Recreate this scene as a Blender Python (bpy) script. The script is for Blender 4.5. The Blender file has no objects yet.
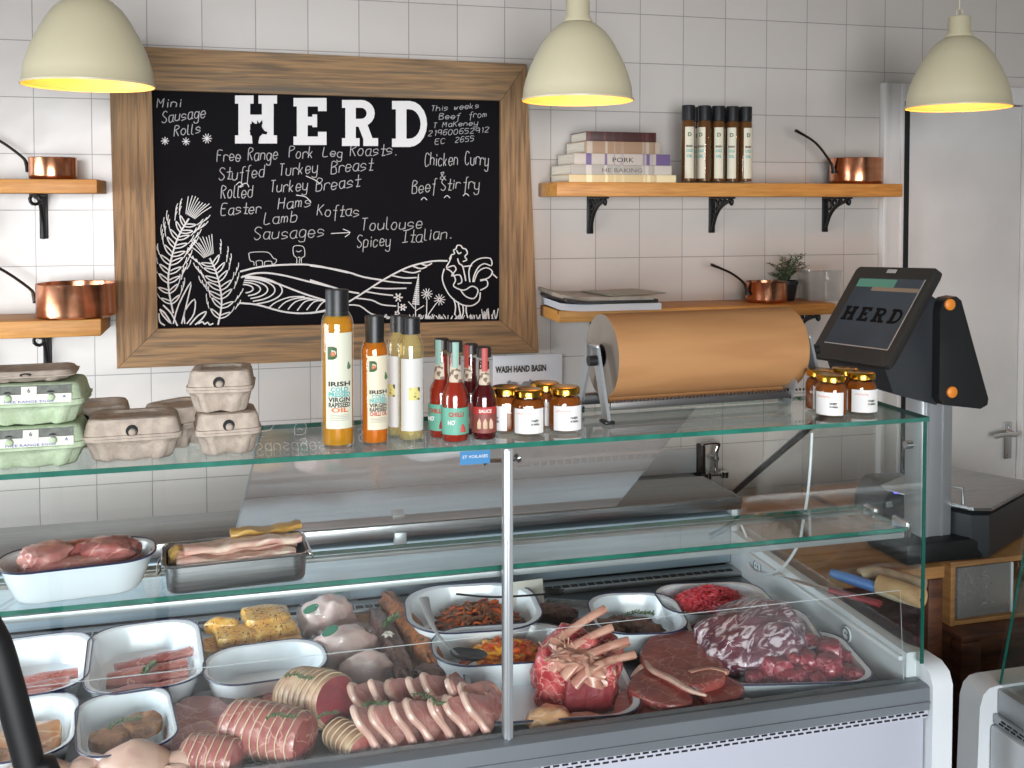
import bpy, bmesh, math, random
from mathutils import Vector, Matrix, noise
S = bpy.context.scene
C = S.collection
R = math.radians
EYE, YAW, PITCH, FPX, PX0, PY0 = 1.65, R(14.84), R(2.0), 1025.0, 512.0, 239.0

# ------------------------------------------------------------------ camera
cd = bpy.data.cameras.new('camera')
cam = bpy.data.objects.new('camera', cd); C.objects.link(cam)
cam.location = (0, 0, EYE)
cam.rotation_euler = (R(90) - PITCH, 0, -YAW)
cd.sensor_width = 36; cd.lens = 36 * FPX / 1024
cd.shift_y = -(384 - PY0) / 1024
cd.clip_start = .02
S.camera = cam

# ------------------------------------------------------------------ world and lights
W = bpy.data.worlds.new('sky'); S.world = W; W.use_nodes = True
bg = W.node_tree.nodes['Background']
bg.inputs[0].default_value = (.72, .84, 1, 1); bg.inputs[1].default_value = .35

def area(name, loc, aim, sx, sy, power, col, spread=180):
    l = bpy.data.lights.new(name, 'AREA'); l.shape = 'RECTANGLE'; l.size = sx; l.size_y = sy
    l.energy = power; l.color = col; l.spread = R(spread)
    o = bpy.data.objects.new(name, l); C.objects.link(o); o.location = loc
    o.rotation_euler = (Vector(aim) - Vector(loc)).to_track_quat('-Z', 'Y').to_euler()
    return o
area('daylight_shopfront', (-.35, -2.42, 1.35), (.2, 2, .85), 2.7, 1.7, 74, (.95, .97, 1), 78)
area('daylight_side_window', (-2.12, 1.9, 1.15), (1.6, 3.0, -.1), 1.8, 1.1, 42, (.86, .93, 1), 100)
S.view_settings.view_transform = 'Standard'; S.view_settings.look = 'None'
S.view_settings.gamma = 1; S.view_settings.use_curve_mapping = False
S.view_settings.exposure = -0.14
S.cycles.max_bounces = 14; S.cycles.transparent_max_bounces = 32
S.cycles.diffuse_bounces = 4; S.cycles.glossy_bounces = 4
S.cycles.sample_clamp_indirect = 4
S.cycles.caustics_reflective = False; S.cycles.caustics_refractive = False

# ------------------------------------------------------------------ a pixel's ray met with a plane of the room
FW = Vector((math.sin(YAW) * math.cos(PITCH), math.cos(YAW) * math.cos(PITCH), -math.sin(PITCH)))
RT = Vector((math.cos(YAW), -math.sin(YAW), 0)); UP = RT.cross(FW)
CAM = Vector((0, 0, EYE))
def at(px, py, X=None, Y=None, Z=None):
    d = FW * FPX + RT * (px - PX0) + UP * (PY0 - py)
    k = X / d.x if X is not None else Y / d.y if Y is not None else (Z - EYE) / d.z
    return CAM + d * k
def mpp(p): return (Vector(p) - CAM).dot(FW) / FPX     # metres per pixel at a point

# ------------------------------------------------------------------ materials
def hx(h):
    h = h.lstrip('#'); o = []
    for i in (0, 2, 4):
        c = int(h[i:i + 2], 16) / 255
        o.append(c / 12.92 if c <= .04045 else ((c + .055) / 1.055) ** 2.4)
    return (*o, 1)
MATS = {}
def mat(name, col, rough=.5, metal=0, col2=None, scale=20, lo=.4, hi=.6, detail=3, stretch=(1, 1, 1), bump=0, bscale=None,
        col3=None, scale3=60, lo3=.55, hi3=.62, coat=0, emit=None, es=0, sss=0, voro=False, spec=.5, dist=0):
    if name in MATS: return MATS[name]
    m = bpy.data.materials.new(name); m.use_nodes = True; MATS[name] = m
    nt = m.node_tree; N = nt.nodes; L = nt.links; b = N['Principled BSDF']
    c1 = hx(col) if isinstance(col, str) else col
    b.inputs['Base Color'].default_value = c1
    b.inputs['Roughness'].default_value = rough; b.inputs['Metallic'].default_value = metal
    b.inputs['Specular IOR Level'].default_value = spec
    if coat: b.inputs['Coat Weight'].default_value = coat; b.inputs['Coat Roughness'].default_value = .15
    if sss:
        b.inputs['Subsurface Weight'].default_value = sss; b.inputs['Subsurface Radius'].default_value = (.008, .004, .003)
    if emit: b.inputs['Emission Color'].default_value = hx(emit); b.inputs['Emission Strength'].default_value = es
    tc = N.new('ShaderNodeTexCoord'); mp = N.new('ShaderNodeMapping')
    mp.inputs['Scale'].default_value = stretch; L.new(tc.outputs['Object'], mp.inputs[0])
    def tex(sc, det, vor=False):
        if vor:
            t = N.new('ShaderNodeTexVoronoi'); t.feature = 'DISTANCE_TO_EDGE'; t.inputs['Scale'].default_value = sc
            nz = N.new('ShaderNodeTexNoise'); nz.inputs['Scale'].default_value = sc * 1.6; nz.inputs['Detail'].default_value = 3
            ad = N.new('ShaderNodeVectorMath'); ad.operation = 'MULTIPLY_ADD'; ad.inputs[1].default_value = (.9 / sc,) * 3
            L.new(mp.outputs[0], nz.inputs[0]); L.new(nz.outputs['Color'], ad.inputs[0]); L.new(mp.outputs[0], ad.inputs[2])
            L.new(ad.outputs[0], t.inputs[0]); return t.outputs['Distance']
        t = N.new('ShaderNodeTexNoise'); t.inputs['Scale'].default_value = sc; t.inputs['Detail'].default_value = det
        t.inputs['Distortion'].default_value = dist
        L.new(mp.outputs[0], t.inputs[0]); return t.outputs['Fac']
    def mixin(prev, col, fac, lo, hi):
        r = N.new('ShaderNodeMapRange'); r.inputs['From Min'].default_value = lo; r.inputs['From Max'].default_value = hi; L.new(fac, r.inputs['Value'])
        x = N.new('ShaderNodeMix'); x.data_type = 'RGBA'; L.new(r.outputs[0], x.inputs[0])
        if isinstance(prev, tuple): x.inputs[6].default_value = prev
        else: L.new(prev, x.inputs[6])
        x.inputs[7].default_value = hx(col); return x.outputs[2]
    out = c1; f = None
    if col2: f = tex(scale, detail); out = mixin(out, col2, f, lo, hi)
    if col3: out = mixin(out, col3, tex(scale3, 2, voro), lo3, hi3)
    if out is not c1: L.new(out, b.inputs['Base Color'])
    if bump:
        bp = N.new('ShaderNodeBump'); bp.inputs['Strength'].default_value = bump; bp.inputs['Distance'].default_value = .004
        L.new(tex(bscale or scale, 3), bp.inputs['Height']); L.new(bp.outputs[0], b.inputs['Normal'])
    return m
def glass(name, tint=(1, 1, 1, 1), refl=1.0, haze=0, hazecol=(.8, .8, .8, 1), rough=0.0):
    """a thin sheet: what passes, what is mirrored (more at a slant), and an even haze of colour"""
    if name in MATS: return MATS[name]
    m = bpy.data.materials.new(name); m.use_nodes = True; MATS[name] = m
    nt = m.node_tree; N = nt.nodes; L = nt.links; N.remove(N['Principled BSDF'])
    o = N['Material Output']; t = N.new('ShaderNodeBsdfTransparent'); t.inputs[0].default_value = tint
    g = N.new('ShaderNodeBsdfGlossy'); g.inputs['Roughness'].default_value = rough; g.inputs[0].default_value = (1, 1, 1, 1)
    lw = N.new('ShaderNodeLayerWeight'); lw.inputs[0].default_value = .5
    p = N.new('ShaderNodeMath'); p.operation = 'POWER'; p.inputs[1].default_value = 5; L.new(lw.outputs['Facing'], p.inputs[0])
    a = N.new('ShaderNodeMath'); a.operation = 'MULTIPLY_ADD'; a.inputs[1].default_value = .96 * refl; a.inputs[2].default_value = .04 * refl
    a.use_clamp = True; L.new(p.outputs[0], a.inputs[0])
    base = t.outputs[0]
    if haze:
        d = N.new('ShaderNodeBsdfDiffuse'); d.inputs[0].default_value = hazecol
        h = N.new('ShaderNodeMixShader'); h.inputs[0].default_value = haze; L.new(t.outputs[0], h.inputs[1]); L.new(d.outputs[0], h.inputs[2]); base = h.outputs[0]
    x = N.new('ShaderNodeMixShader'); L.new(a.outputs[0], x.inputs[0]); L.new(base, x.inputs[1]); L.new(g.outputs[0], x.inputs[2])
    L.new(x.outputs[0], o.inputs[0]); return m

M_enamel = mat('white_enamel', '#e6eef3', .18, coat=.3)
M_navy = mat('navy_enamel', '#23264a', .3)
M_steel = mat('brushed_steel', '#a9a9aa', .32, 1, '#8d8e90', 8, .3, .7, stretch=(1, 30, 30))
M_steel2 = mat('worktop_steel', '#8f8f90', .36, .9, '#7b7c7e', 6, .3, .7, stretch=(1, 24, 24))
M_chrome = mat('chrome', '#d8d8da', .08, 1)
M_alu = mat('anodised_aluminium', '#a9adaf', .4, .6, '#a2a6a8', 3)
M_slate = mat('deck_steel', '#565c61', .42, .6, '#474c50', 9)
M_bluepanel = mat('evaporator_panel', '#9aa9b3', .4, .1, '#8d9ca6', 4, stretch=(1, 20, 20))
M_dark = mat('dark_gap', '#0c0e11', .8)
M_white = mat('white_plastic', '#c8cdcf', .38, 0, '#c0c6c9', 3)
M_panel = mat('pale_grey_panel', '#a9abb6', .45, 0, '#a4a6b0', 2)
M_rail = mat('rail_aluminium', '#7c8287', .42, .6, '#757b80', 3)
M_whitepaint = mat('white_gloss_paint', '#d6d3d0', .35, 0, '#d0cdca', 4)
M_black = mat('black_plastic', '#151617', .42)
M_blacktube = mat('black_rubber', '#050506', .6)
M_iron = mat('wrought_iron', '#1b1a1a', .45, .5)
M_copper = mat('copper', '#e3a07c', .2, 1, '#d08a64', 14, .35, .7, stretch=(1, 1, 3))
M_cast = mat('cast_handle', '#2b221f', .4, .6)
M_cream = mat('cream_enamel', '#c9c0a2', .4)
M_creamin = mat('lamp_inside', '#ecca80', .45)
M_bulb = mat('lit_bulb', '#ffe2a0', .5, emit='#ffb84a', es=14)
M_kraft = mat('kraft_paper', '#a87b50', .72, 0, '#9f7249', 12, stretch=(.3, 2, 2), spec=.25)
M_kraft2 = mat('kraft_edge', '#8c8175', .7, 0, '#857a6e', 20, stretch=(1, 1, 1))
M_shelf = mat('pine_shelf', '#c08a45', .5, 0, '#a56f30', 9, .35, .7, 4, (1.2, 14, 14), .1, col3='#7a4a1c', scale3=3.2, lo3=.68, hi3=.76)
M_oak = mat('weathered_oak_along', '#94734e', .7, 0, '#65503a', 5, .40, .66, 8, (1, 22, 22), .6, col3='#5d5142', scale3=2.6, lo3=.55, hi3=.75, dist=.5)
M_oakv = mat('weathered_oak_upright', '#93714c', .7, 0, '#644c34', 5, .40, .66, 8, (22, 22, 1), .6, col3='#5e4a34', scale3=2.4, lo3=.62, hi3=.78, dist=.5)
M_board = mat('chalkboard_black', '#0b090d', .8, spec=.12)
M_chalk = mat('chalk_white', '#d9d6d4', .9, spec=.1)
M_chalk2 = mat('chalk_handwriting', '#b3b0af', .95, spec=.05)
M_crate = mat('crate_wood', '#a87a48', .6, 0, '#7a5430', 6, .35, .7, 5, (1, 1, 9), .3)
M_crated = mat('dark_crate_wood', '#6b4128', .6, 0, '#40241a', 6, .35, .7, 5, (2, 2, 9), .3)
M_glass = glass('clear_glass', (.965, .985, .978, 1))
M_topglass = glass('counter_top_glass', (.90, .95, .935, 1))
M_edge = mat('green_glass_edge', '#2b6f60', .12, 0, '#1f5c4e', 5, stretch=(3, 3, 1))
M_edgedk = mat('dark_green_glass_edge', '#0f4a40', .12)
M_hazepane = glass('painted_reflection_pane', (.93, .93, .93, 1), 2.6, .46, (.97, .87, .84, 1), .02)  # pink-white haze colour stands in for mirrored meat and trays
M_film = glass('cling_film', (.98, .97, .97, 1), .4, .0, rough=.05)
M_bottle = glass('bottle_glass', (.97, .985, .96, 1), 1.2)
M_clearbox = glass('clear_plastic', (.90, .90, .89, 1), 1.2, .10)
M_riser = glass('acrylic_riser', (.988, .99, .99, 1), .05)
M_label = mat('paper_label', '#d6d3c8', .7)
M_pulpgrey = mat('grey_pulp', '#b3a698', .9, 0, '#a3968a', 60, bump=.3, bscale=220, spec=.1)
M_pulpgreen = mat('green_pulp', '#b4c2a6', .9, 0, '#a6b698', 60, bump=.3, bscale=220, spec=.1)
M_pulpbrown = mat('brown_pulp', '#b59a79', .9, 0, '#a58a69', 60, bump=.3, bscale=220, spec=.1)
# meats
def meat(name, c, c2, c3=None, sc=35, lo=.42, hi=.62, sc3=30, lo3=.06, hi3=.0, rough=.34, bump=.35, voro=True, **k):
    return mat(name, c, rough, 0, c2, sc, lo, hi, 4, (1, 1, 1), bump, sc * 1.5, c3, sc3, lo3, hi3, coat=.25, voro=voro, dist=.8, **k)
M_steak = meat('beef_steak', '#8e3f3b', '#a3524b', '#c48f84', 30, sc3=20, lo3=.025, hi3=.0)
M_rib = meat('beef_rib', '#a8353c', '#c9605f', '#dba79b', 40, .45, .62, 40, .05, .0)
M_ribdk = meat('beef_cut_face', '#7c2730', '#8d3439')
M_pork = meat('pork_pink', '#bd7a74', '#cc948b', '#d6aaa0', 22, sc3=12, lo3=.03, hi3=.0)
M_porkdk = meat('pork_rose', '#a05652', '#b5736c', '#cf9e93', 26, sc3=15, lo3=.03, hi3=.0)
M_fat = meat('pork_fat', '#e2bfae', '#d4a596', sc=25)
M_beeffat = meat('beef_fat', '#d9b49c', '#c7957f', sc=25)
M_bone = meat('rib_bone', '#cf9d88', '#b97d6c', sc=40)
M_mince = meat('red_mince', '#c52f3f', '#d9606a', sc=90)
M_dice = meat('diced_beef', '#8a2635', '#a04049', '#b9737a', 40, sc3=22, lo3=.03, hi3=.0)
M_purple = mat('marbled_shoulder', '#5f2e3d', .34, 0, '#80505c', 22, .4, .6, 4, (.45, 1.3, 1), .35, 40, '#dccbd0', 34, .50, .62, coat=.3, dist=2.2)
M_chick = meat('chicken_skin', '#d3ac98', '#c4968a', sc=14, rough=.45)
M_chickpink = meat('bagged_chicken', '#efdad4', '#dcb9b2', sc=14)
M_yellow = meat('marinated_pork', '#d29a3c', '#dfb868', '#6b3a14', 45, .4, .62, 150, .58, .64, voro=False)
M_spice = meat('spiced_crust', '#a8622f', '#7d4a24', '#4a3a1c', 60, .4, .6, 120, .58, .64, voro=False, rough=.6)
M_brown = meat('dark_cooked_meat', '#5e4038', '#7a564a', '#3c2822', 40, .4, .6, 90, .55, .62, voro=False, rough=.55)
M_patty = meat('herby_patty', '#b07f5c', '#94664a', '#6f5a34', 50, .4, .6, 150, .62, .67, voro=False, rough=.6)
M_sausage = meat('sausage_pink', '#b9645c', '#c9857a', '#dcb0a0', 60, .4, .6, 110, .60, .66, voro=False)
M_peach = meat('chicken_portion', '#dba87f', '#cf8f68', '#e8c8a8', 20, sc3=12, lo3=.05, hi3=.0)
M_bacon = meat('pale_chop', '#e3bfae', '#d6a195', '#eed8c6', 26, .4, .6, 14, .12, .0)
M_skinyel = meat('yellow_fat', '#cfa45c', '#bd8f4c', sc=30)
M_carrot = mat('carrot_strip', '#c8602a', .4, 0, '#a84a20', 40)
M_beefstrip = mat('beef_strip', '#5f3b25', .45, 0, '#7a4a2c', 40)
M_pepper = mat('yellow_pepper', '#e0a02e', .32, 0, '#dc7a22', 22)
M_pepper2 = mat('orange_pepper', '#d9651f', .32, 0, '#c84a22', 22)
M_herb = mat('herb_green', '#3f5a34', .6, 0, '#6d7f58', 50)
M_string = mat('butcher_string', '#d8c3a0', .85)
M_twinefat = meat('tied_fat', '#c9a98b', '#b98f74', sc=30, rough=.5)

# ------------------------------------------------------------------ mesh building
class MB:
    def __init__(s): s.v = []; s.f = []; s.m = []; s.sm = []
    def add(s, vs, fs, m=0, sm=True, M=None):
        b = len(s.v)
        s.v += [tuple(M @ Vector(v)) if M else tuple(v) for v in vs]
        for f in fs: s.f.append(tuple(b + i for i in f)); s.m.append(m); s.sm.append(sm)
        return s
    def box(s, c, d, bev=0, rot=None, m=0, seg=2):
        bm = bmesh.new(); bmesh.ops.create_cube(bm, size=1)
        for v in bm.verts: v.co = Vector((v.co.x * d[0], v.co.y * d[1], v.co.z * d[2]))
        if bev: bmesh.ops.bevel(bm, geom=bm.edges[:], offset=min(bev, min(d) * .49), segments=seg, affect='EDGES', profile=.5)
        Mx = Matrix.Translation(c) @ (rot.to_4x4() if rot else Matrix())
        bm.verts.index_update()
        s.add([v.co for v in bm.verts], [[v.index for v in f.verts] for f in bm.faces], m, bool(bev), Mx); bm.free(); return s
    def span(s, a, b, bev=0, m=0):
        return s.box([(a[i] + b[i]) / 2 for i in range(3)], [abs(b[i] - a[i]) for i in range(3)], bev, None, m)
    def loft(s, rings, cap0=True, cap1=True, m=0, sm=True, closed=True, M=None):
        n = len(rings[0]); vs = [p for r in rings for p in r]; fs = []
        for i in range(len(rings) - 1):
            for j in range(n if closed else n - 1):
                k = (j + 1) % n; fs.append((i * n + j, i * n + k, (i + 1) * n + k, (i + 1) * n + j))
        if cap0: fs.append(tuple(range(n))[::-1])
        if cap1: fs.append(tuple((len(rings) - 1) * n + j for j in range(n)))
        return s.add(vs, fs, m, sm, M)
    def tube(s, pts, r, n=8, m=0, flat=1, caps=True):
        pts = [Vector(p) for p in pts]; q = len(pts)
        rs = r if isinstance(r, (list, tuple)) else [r] * q
        t = (pts[1] - pts[0]).normalized(); a = Vector((0, 0, 1)) if abs(t.z) < .9 else Vector((1, 0, 0))
        nrm = t.cross(a).normalized(); rings = []
        for i in range(q):
            t2 = (pts[min(i + 1, q - 1)] - pts[max(i - 1, 0)])
            t2 = t2.normalized() if t2.length > 1e-9 else t
            nrm = nrm - t2 * nrm.dot(t2)
            nrm = nrm.normalized() if nrm.length > 1e-6 else t2.orthogonal().normalized()
            bi = t2.cross(nrm); t = t2
            rings.append([pts[i] + nrm * (rs[i] * math.cos(2 * math.pi * k / n)) + bi * (rs[i] * flat * math.sin(2 * math.pi * k / n)) for k in range(n)])
        return s.loft(rings, caps, caps, m)
    def lathe(s, prof, n=28, m=0, M=None, a0=0, a1=2 * math.pi, caps=False):
        full = abs(a1 - a0 - 2 * math.pi) < 1e-6; k = n if full else n + 1
        rings = [[(r * math.cos(a0 + (a1 - a0) * j / n), r * math.sin(a0 + (a1 - a0) * j / n), z) for j in range(k)] for r, z in prof]
        return s.loft(rings, caps, caps, m, True, full, M)
    def prism(s, poly, a, b, axis='Y', m=0, sm=False):
        f = (lambda u, w, t: (u, t, w)) if axis == 'Y' else (lambda u, w, t: (u, w, t)) if axis == 'Z' else (lambda u, w, t: (t, u, w))
        return s.loft([[f(u, w, a) for u, w in poly], [f(u, w, b) for u, w in poly]], True, True, m, sm)
    def build(s, name, mats, parent=None, origin=None, label=None):
        """one mesh object; with ORIGIN the points are room points and the object's own origin goes there"""
        me = bpy.data.meshes.new(name)
        o0 = Vector(origin) if origin is not None else Vector((0, 0, 0))
        me.from_pydata([tuple(Vector(v) - o0) for v in s.v], [], s.f)
        for m in (mats if isinstance(mats, (list, tuple)) else [mats]): me.materials.append(m)
        me.polygons.foreach_set('material_index', s.m); me.polygons.foreach_set('use_smooth', s.sm)
        me.update()
        bm = bmesh.new(); bm.from_mesh(me); bmesh.ops.recalc_face_normals(bm, faces=bm.faces[:]); bm.to_mesh(me); bm.free()
        try: me.set_sharp_from_angle(angle=R(42))
        except Exception: pass
        o = bpy.data.objects.new(name, me); C.objects.link(o)
        if parent: o.parent = parent
        if origin is not None and parent is None: o.location = o0
        if label: o['label'] = label
        return o
def thing(name, label, cat, loc=(0, 0, 0), rz=0, group=None):
    o = bpy.data.objects.new(name, None); C.objects.link(o); o.empty_display_size = .05
    o.location = loc; o.rotation_euler = (0, 0, rz); tag(o, label, cat, group); return o
def tag(o, label, cat, group=None, kind=None):
    o['label'] = label; o['category'] = cat
    if group: o['group'] = group
    if kind: o['kind'] = kind
    return o
def struct(o): o['kind'] = 'structure'; return o
def dup(root, loc, rz=None, label=None, rot=None, scale=None):
    r = root.copy(); C.objects.link(r); r.location = loc
    if rz is not None: r.rotation_euler = (0, 0, rz)
    if rot is not None: r.rotation_euler = rot
    if scale: r.scale = (scale,) * 3
    if label: r['label'] = label
    for ch in list(root.children):
        c = ch.copy(); C.objects.link(c); c.parent = r
        for g in ch.children:
            d = g.copy(); C.objects.link(d); d.parent = c
    return r
def rrect(w, d, r, z=0, n=6, cx=0, cy=0):
    r = min(r, w * .499, d * .499); out = []
    for qx, qy, a in ((1, 1, 0), (-1, 1, 90), (-1, -1, 180), (1, -1, 270)):
        for i in range(n + 1):
            t = R(a + 90 * i / n); out.append((cx + qx * (w / 2 - r) + r * math.cos(t), cy + qy * (d / 2 - r) + r * math.sin(t), z))
    return out
def nz(p, s, seed=0): return noise.noise(Vector(p) * s + Vector((seed * 7.13, seed * 3.7, seed * 1.9)))
def blob(d, seed=0, amp=.12, freq=2.2, pw=.8, n=28, k=18, flat=-.55, amp2=.0, f2=9):
    """a lump of size d resting on z=0: poles along x, underside pressed flat"""
    def sg(c, p): return math.copysign(abs(c) ** p, c)
    rings = []
    for i in range(1, k):
        th = math.pi * i / k; r = []
        for j in range(n):
            ph = 2 * math.pi * j / n
            p = Vector((sg(math.cos(th), pw), sg(math.sin(th), pw) * sg(math.cos(ph), pw), sg(math.sin(th), pw) * sg(math.sin(ph), pw)))
            p *= 1 + amp * nz(p, freq, seed) + amp2 * nz(p, f2, seed + 5)
            p.z = max(p.z, flat + .02 * nz(p, 3, seed))
            r.append((p.x * d[0] / 2, p.y * d[1] / 2, (p.z - flat) * d[2] / (1 - flat)))
        rings.append(r)
    return MB().loft(rings)
def slab(poly, th, seed=0, dome=.15, wav=.15, rings=5, bump=.0, f=40):
    """a slice: outline poly in x, y; soft edge; uneven top"""
    cx = sum(p[0] for p in poly) / len(poly); cy = sum(p[1] for p in poly) / len(poly)
    pts = []
    q = len(poly); m = max(2, int(48 / q))
    P = [Vector((p[0] - cx, p[1] - cy)) for p in poly]
    for i in range(q):
        a, b, c, d = P[i - 1], P[i], P[(i + 1) % q], P[(i + 2) % q]
        for j in range(m):
            t = j / m; pts.append(.5 * ((2 * b) + (c - a) * t + (2 * a - 5 * b + 4 * c - d) * t * t + (3 * b - a - 3 * c + d) * t ** 3))
    L = max(p.length for p in pts)
    spec = [(.96, 0), (1, .25), (1.0, .7), (.965, .95)] + [(.9 * (1 - i / rings), 1 + dome * (1 - (1 - i / rings) ** 2)) for i in range(rings)]
    rs = []
    for sc, z in spec:
        r = []
        for p in pts:
            x, y = p.x * sc, p.y * sc
            zz = z * th * (1 + (wav * nz((x, y, 0), 1.6 / L, seed) if z > 0 else 0) + (bump * nz((x, y, 0), f, seed + 3) if z > .8 else 0))
            r.append((cx + x, cy + y, zz))
        rs.append(r)
    return MB().loft(rs)
def strip(L, w, th, seed=0, amp=.01, n=14, taper=.3, fold=0):
    """a long flat slice, gently waved"""
    rings = []
    for i in range(n + 1):
        t = i / n; x = (t - .5) * L; ww = w * (1 - taper * abs(2 * t - 1) ** 3) * (1 + .15 * nz((t, 0, 0), 4, seed))
        z = th / 2 + amp * (1 + nz((t * 3, 0, 0), 1.3, seed)); y = amp * .8 * nz((t * 2, 5, 0), 1.5, seed)
        ring = []
        for j in range(12):
            a = 2 * math.pi * j / 12; cy, cz = math.cos(a), math.sin(a)
            ring.append((x, y + ww / 2 * math.copysign(abs(cy) ** .7, cy), max(0, z + th / 2 * math.copysign(abs(cz) ** .7, cz) + fold * cy * cy * nz((t * 3, cy, 0), 2, seed + 2))))
        rings.append(ring)
    return MB().loft(rings)
def text(s, name, m, parent, size, M, fit=None, cyl=None, depth=.0006, label=None, align='CENTER', bold=0):
    """real lettering as a thin mesh; M places its xy plane; cyl wraps it round a radius"""
    cu = bpy.data.curves.new(name, 'FONT'); cu.body = s; cu.size = size; cu.align_x = align; cu.extrude = depth; cu.resolution_u = 2; cu.offset = bold
    to = bpy.data.objects.new(name, cu); me = bpy.data.meshes.new_from_object(to); bpy.data.objects.remove(to)
    vs = [v.co.copy() for v in me.vertices]
    if fit and vs:
        w = max(v.x for v in vs) - min(v.x for v in vs)
        for v in vs: v.x *= fit / w
    for v, mv in zip(vs, me.vertices):
        if cyl:
            a = v.x / cyl; v = Vector((cyl * math.sin(a), v.y, v.z + cyl * math.cos(a)))
        mv.co = M @ v
    me.materials.clear(); me.materials.append(m); me.update()
    o = bpy.data.objects.new(name, me); C.objects.link(o); o.parent = parent
    if label: o['label'] = label
    return o
STAND = Matrix(((1, 0, 0, 0), (0, 0, -1, 0), (0, 1, 0, 0), (0, 0, 0, 1)))   # text plane stood up, facing -y

# single-stroke hand: points as two hex digits, baseline at 3, x-height at 7, capitals to a
GL = dict(zip('a b c d e f g h i k l m n o p r s t u w x y z'.split(), [
 '4717051333454747444353', '0a03 06173746443303', '46371705133344', '4a43 47170513334447', '0545463717051333 3344', '4a3a2920 0737', '46371705133345 474130100 1'.replace('0 1', '01'),
 '0a03 0617374643', '1713 1819', '0a03 3704 1533', '0a041323', '0703 06172623 26374643', '0703 0617374643', '17051333453717', '0700 06173746443303',
 '0703 06173746', '463717061535441303', '2a241343 0747', '0704133344 4743', '0713263347', '0743 4703', '0704133344 4741301001', '07470343']))
GL.update(dict(zip('M S R F P L T B E H K C I A'.split(), [
 '030a264a43', '493a1a0845331304', '030a3a493807 1743', '030a4a 0737', '030a3a493807', '0a0343', '0a4a 2a23', '030a3a493807 073745443303', '4a0a0343 0737', '0a03 4a43 0747',
 '0a03 4a06 1743', '493a1a080513334 4'.replace(' ', ''), '0a4a 2a23 0343', '032a43 1636'])))
GL.update({'2': '091a3a480343', '1': '192a23', '9': '4716081a3a4943', '6': '4a1a05133344463706', '0': '1a0805133345483a1a', '5': '4a0a07374533 3303', '.': '1323', '&': '43091a2a29041333 3346'})
ADV = dict(i=3, l=3.4, f=4.6, t=4.4, r=4.8, m=6, M=6.2, w=6); ADV['.'] = 3; ADV['1'] = 4; ADV[' '] = 4.6
def handwrite(mb, s, P, x0, y0, x1, y1, hpx, rad=.0016, slant=.14, seed=1, jit=.35):
    """chalk strokes; P maps photo coordinates on the board to the board's face; hpx is the capital height"""
    rnd = random.Random(seed); tot = sum(ADV.get(c, 5.6) for c in s); u = hpx / 7.0
    sx = (x1 - x0) / tot; pen = 0
    for c in s:
        j0 = rnd.uniform(-.4, .4)
        for st in GL.get(c, '').split():
            pts = []
            for i in range(0, len(st) - 1, 2):
                gx, gy = int(st[i], 16), int(st[i + 1], 16) - 3 + j0 + rnd.uniform(-jit, jit) * .6
                gx = gx * .95 + rnd.uniform(-jit, jit) * .5
                bx = x0 + (pen + gx + slant * gy) * sx
                pts.append(P(bx, y0 + (y1 - y0) * (bx - x0) / (x1 - x0) - gy * u))
            chalk(mb, pts, rad)
        pen += ADV.get(c, 5.6)
def smooth(pts, m=3):
    if len(pts) < 3: return pts
    out = []; q = len(pts)
    for i in range(q - 1):
        a, b, c, d = Vector(pts[max(i - 1, 0)]), Vector(pts[i]), Vector(pts[i + 1]), Vector(pts[min(i + 2, q - 1)])
        for j in range(m):
            t = j / m; out.append(.5 * ((2 * b) + (c - a) * t + (2 * a - 5 * b + 4 * c - d) * t * t + (3 * b - a - 3 * c + d) * t ** 3))
    out.append(Vector(pts[-1])); return out
def chalk(mb, pts, rad): mb.tube(smooth([Vector(p) for p in pts]), rad, 5)
# ================================================================== THE ROOM
WALL, YF, YB, ZT, ZS, ZW, ZD, XE, XL = 3.10, 1.67, 1.91, 1.245, 1.02, .886, .694, 1.258, -1.1
def tiles():
    m = bpy.data.materials.new('wall_tiles'); m.use_nodes = True; nt = m.node_tree; N = nt.nodes; L = nt.links; b = N['Principled BSDF']
    a = at(93.5, 250, Y=WALL); h = at(50, 154, Y=WALL)
    tc = N.new('ShaderNodeTexCoord'); sp = N.new('ShaderNodeSeparateXYZ'); L.new(tc.outputs['Object'], sp.inputs[0])
    cb = N.new('ShaderNodeCombineXYZ')
    for ax, off, k in (('X', a.x, 0), ('Z', h.z, 1)):
        n = N.new('ShaderNodeMath'); n.operation = 'SUBTRACT'; n.inputs[1].default_value = off - 20 * (.150, .1565)[k]
        L.new(sp.outputs[ax], n.inputs[0]); L.new(n.outputs[0], cb.inputs[k])
    br = N.new('ShaderNodeTexBrick'); br.offset = 0; br.squash = 1
    for k, v in (('Scale', 1), ('Brick Width', .150), ('Row Height', .1565), ('Mortar Size', .0014), ('Mortar Smooth', .3), ('Bias', 0)): br.inputs[k].default_value = v
    br.inputs['Color1'].default_value = hx('#c3bdb7'); br.inputs['Color2'].default_value = hx('#bcb6b0'); br.inputs['Mortar'].default_value = hx('#8e8a86')
    L.new(cb.outputs[0], br.inputs['Vector']); L.new(br.outputs['Color'], b.inputs['Base Color'])
    no = N.new('ShaderNodeTexNoise'); no.inputs['Scale'].default_value = 9; L.new(tc.outputs['Object'], no.inputs[0])
    mx = N.new('ShaderNodeMath'); mx.operation = 'MULTIPLY_ADD'; mx.inputs[1].default_value = -1.2; L.new(br.outputs['Fac'], mx.inputs[0]); L.new(no.outputs[0], mx.inputs[2])
    bp = N.new('ShaderNodeBump'); bp.inputs['Strength'].default_value = .35; bp.inputs['Distance'].default_value = .004
    L.new(mx.outputs[0], bp.inputs['Height']); L.new(bp.outputs[0], b.inputs['Normal'])
    b.inputs['Roughness'].default_value = .27
    return m
M_tiles = tiles()
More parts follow.
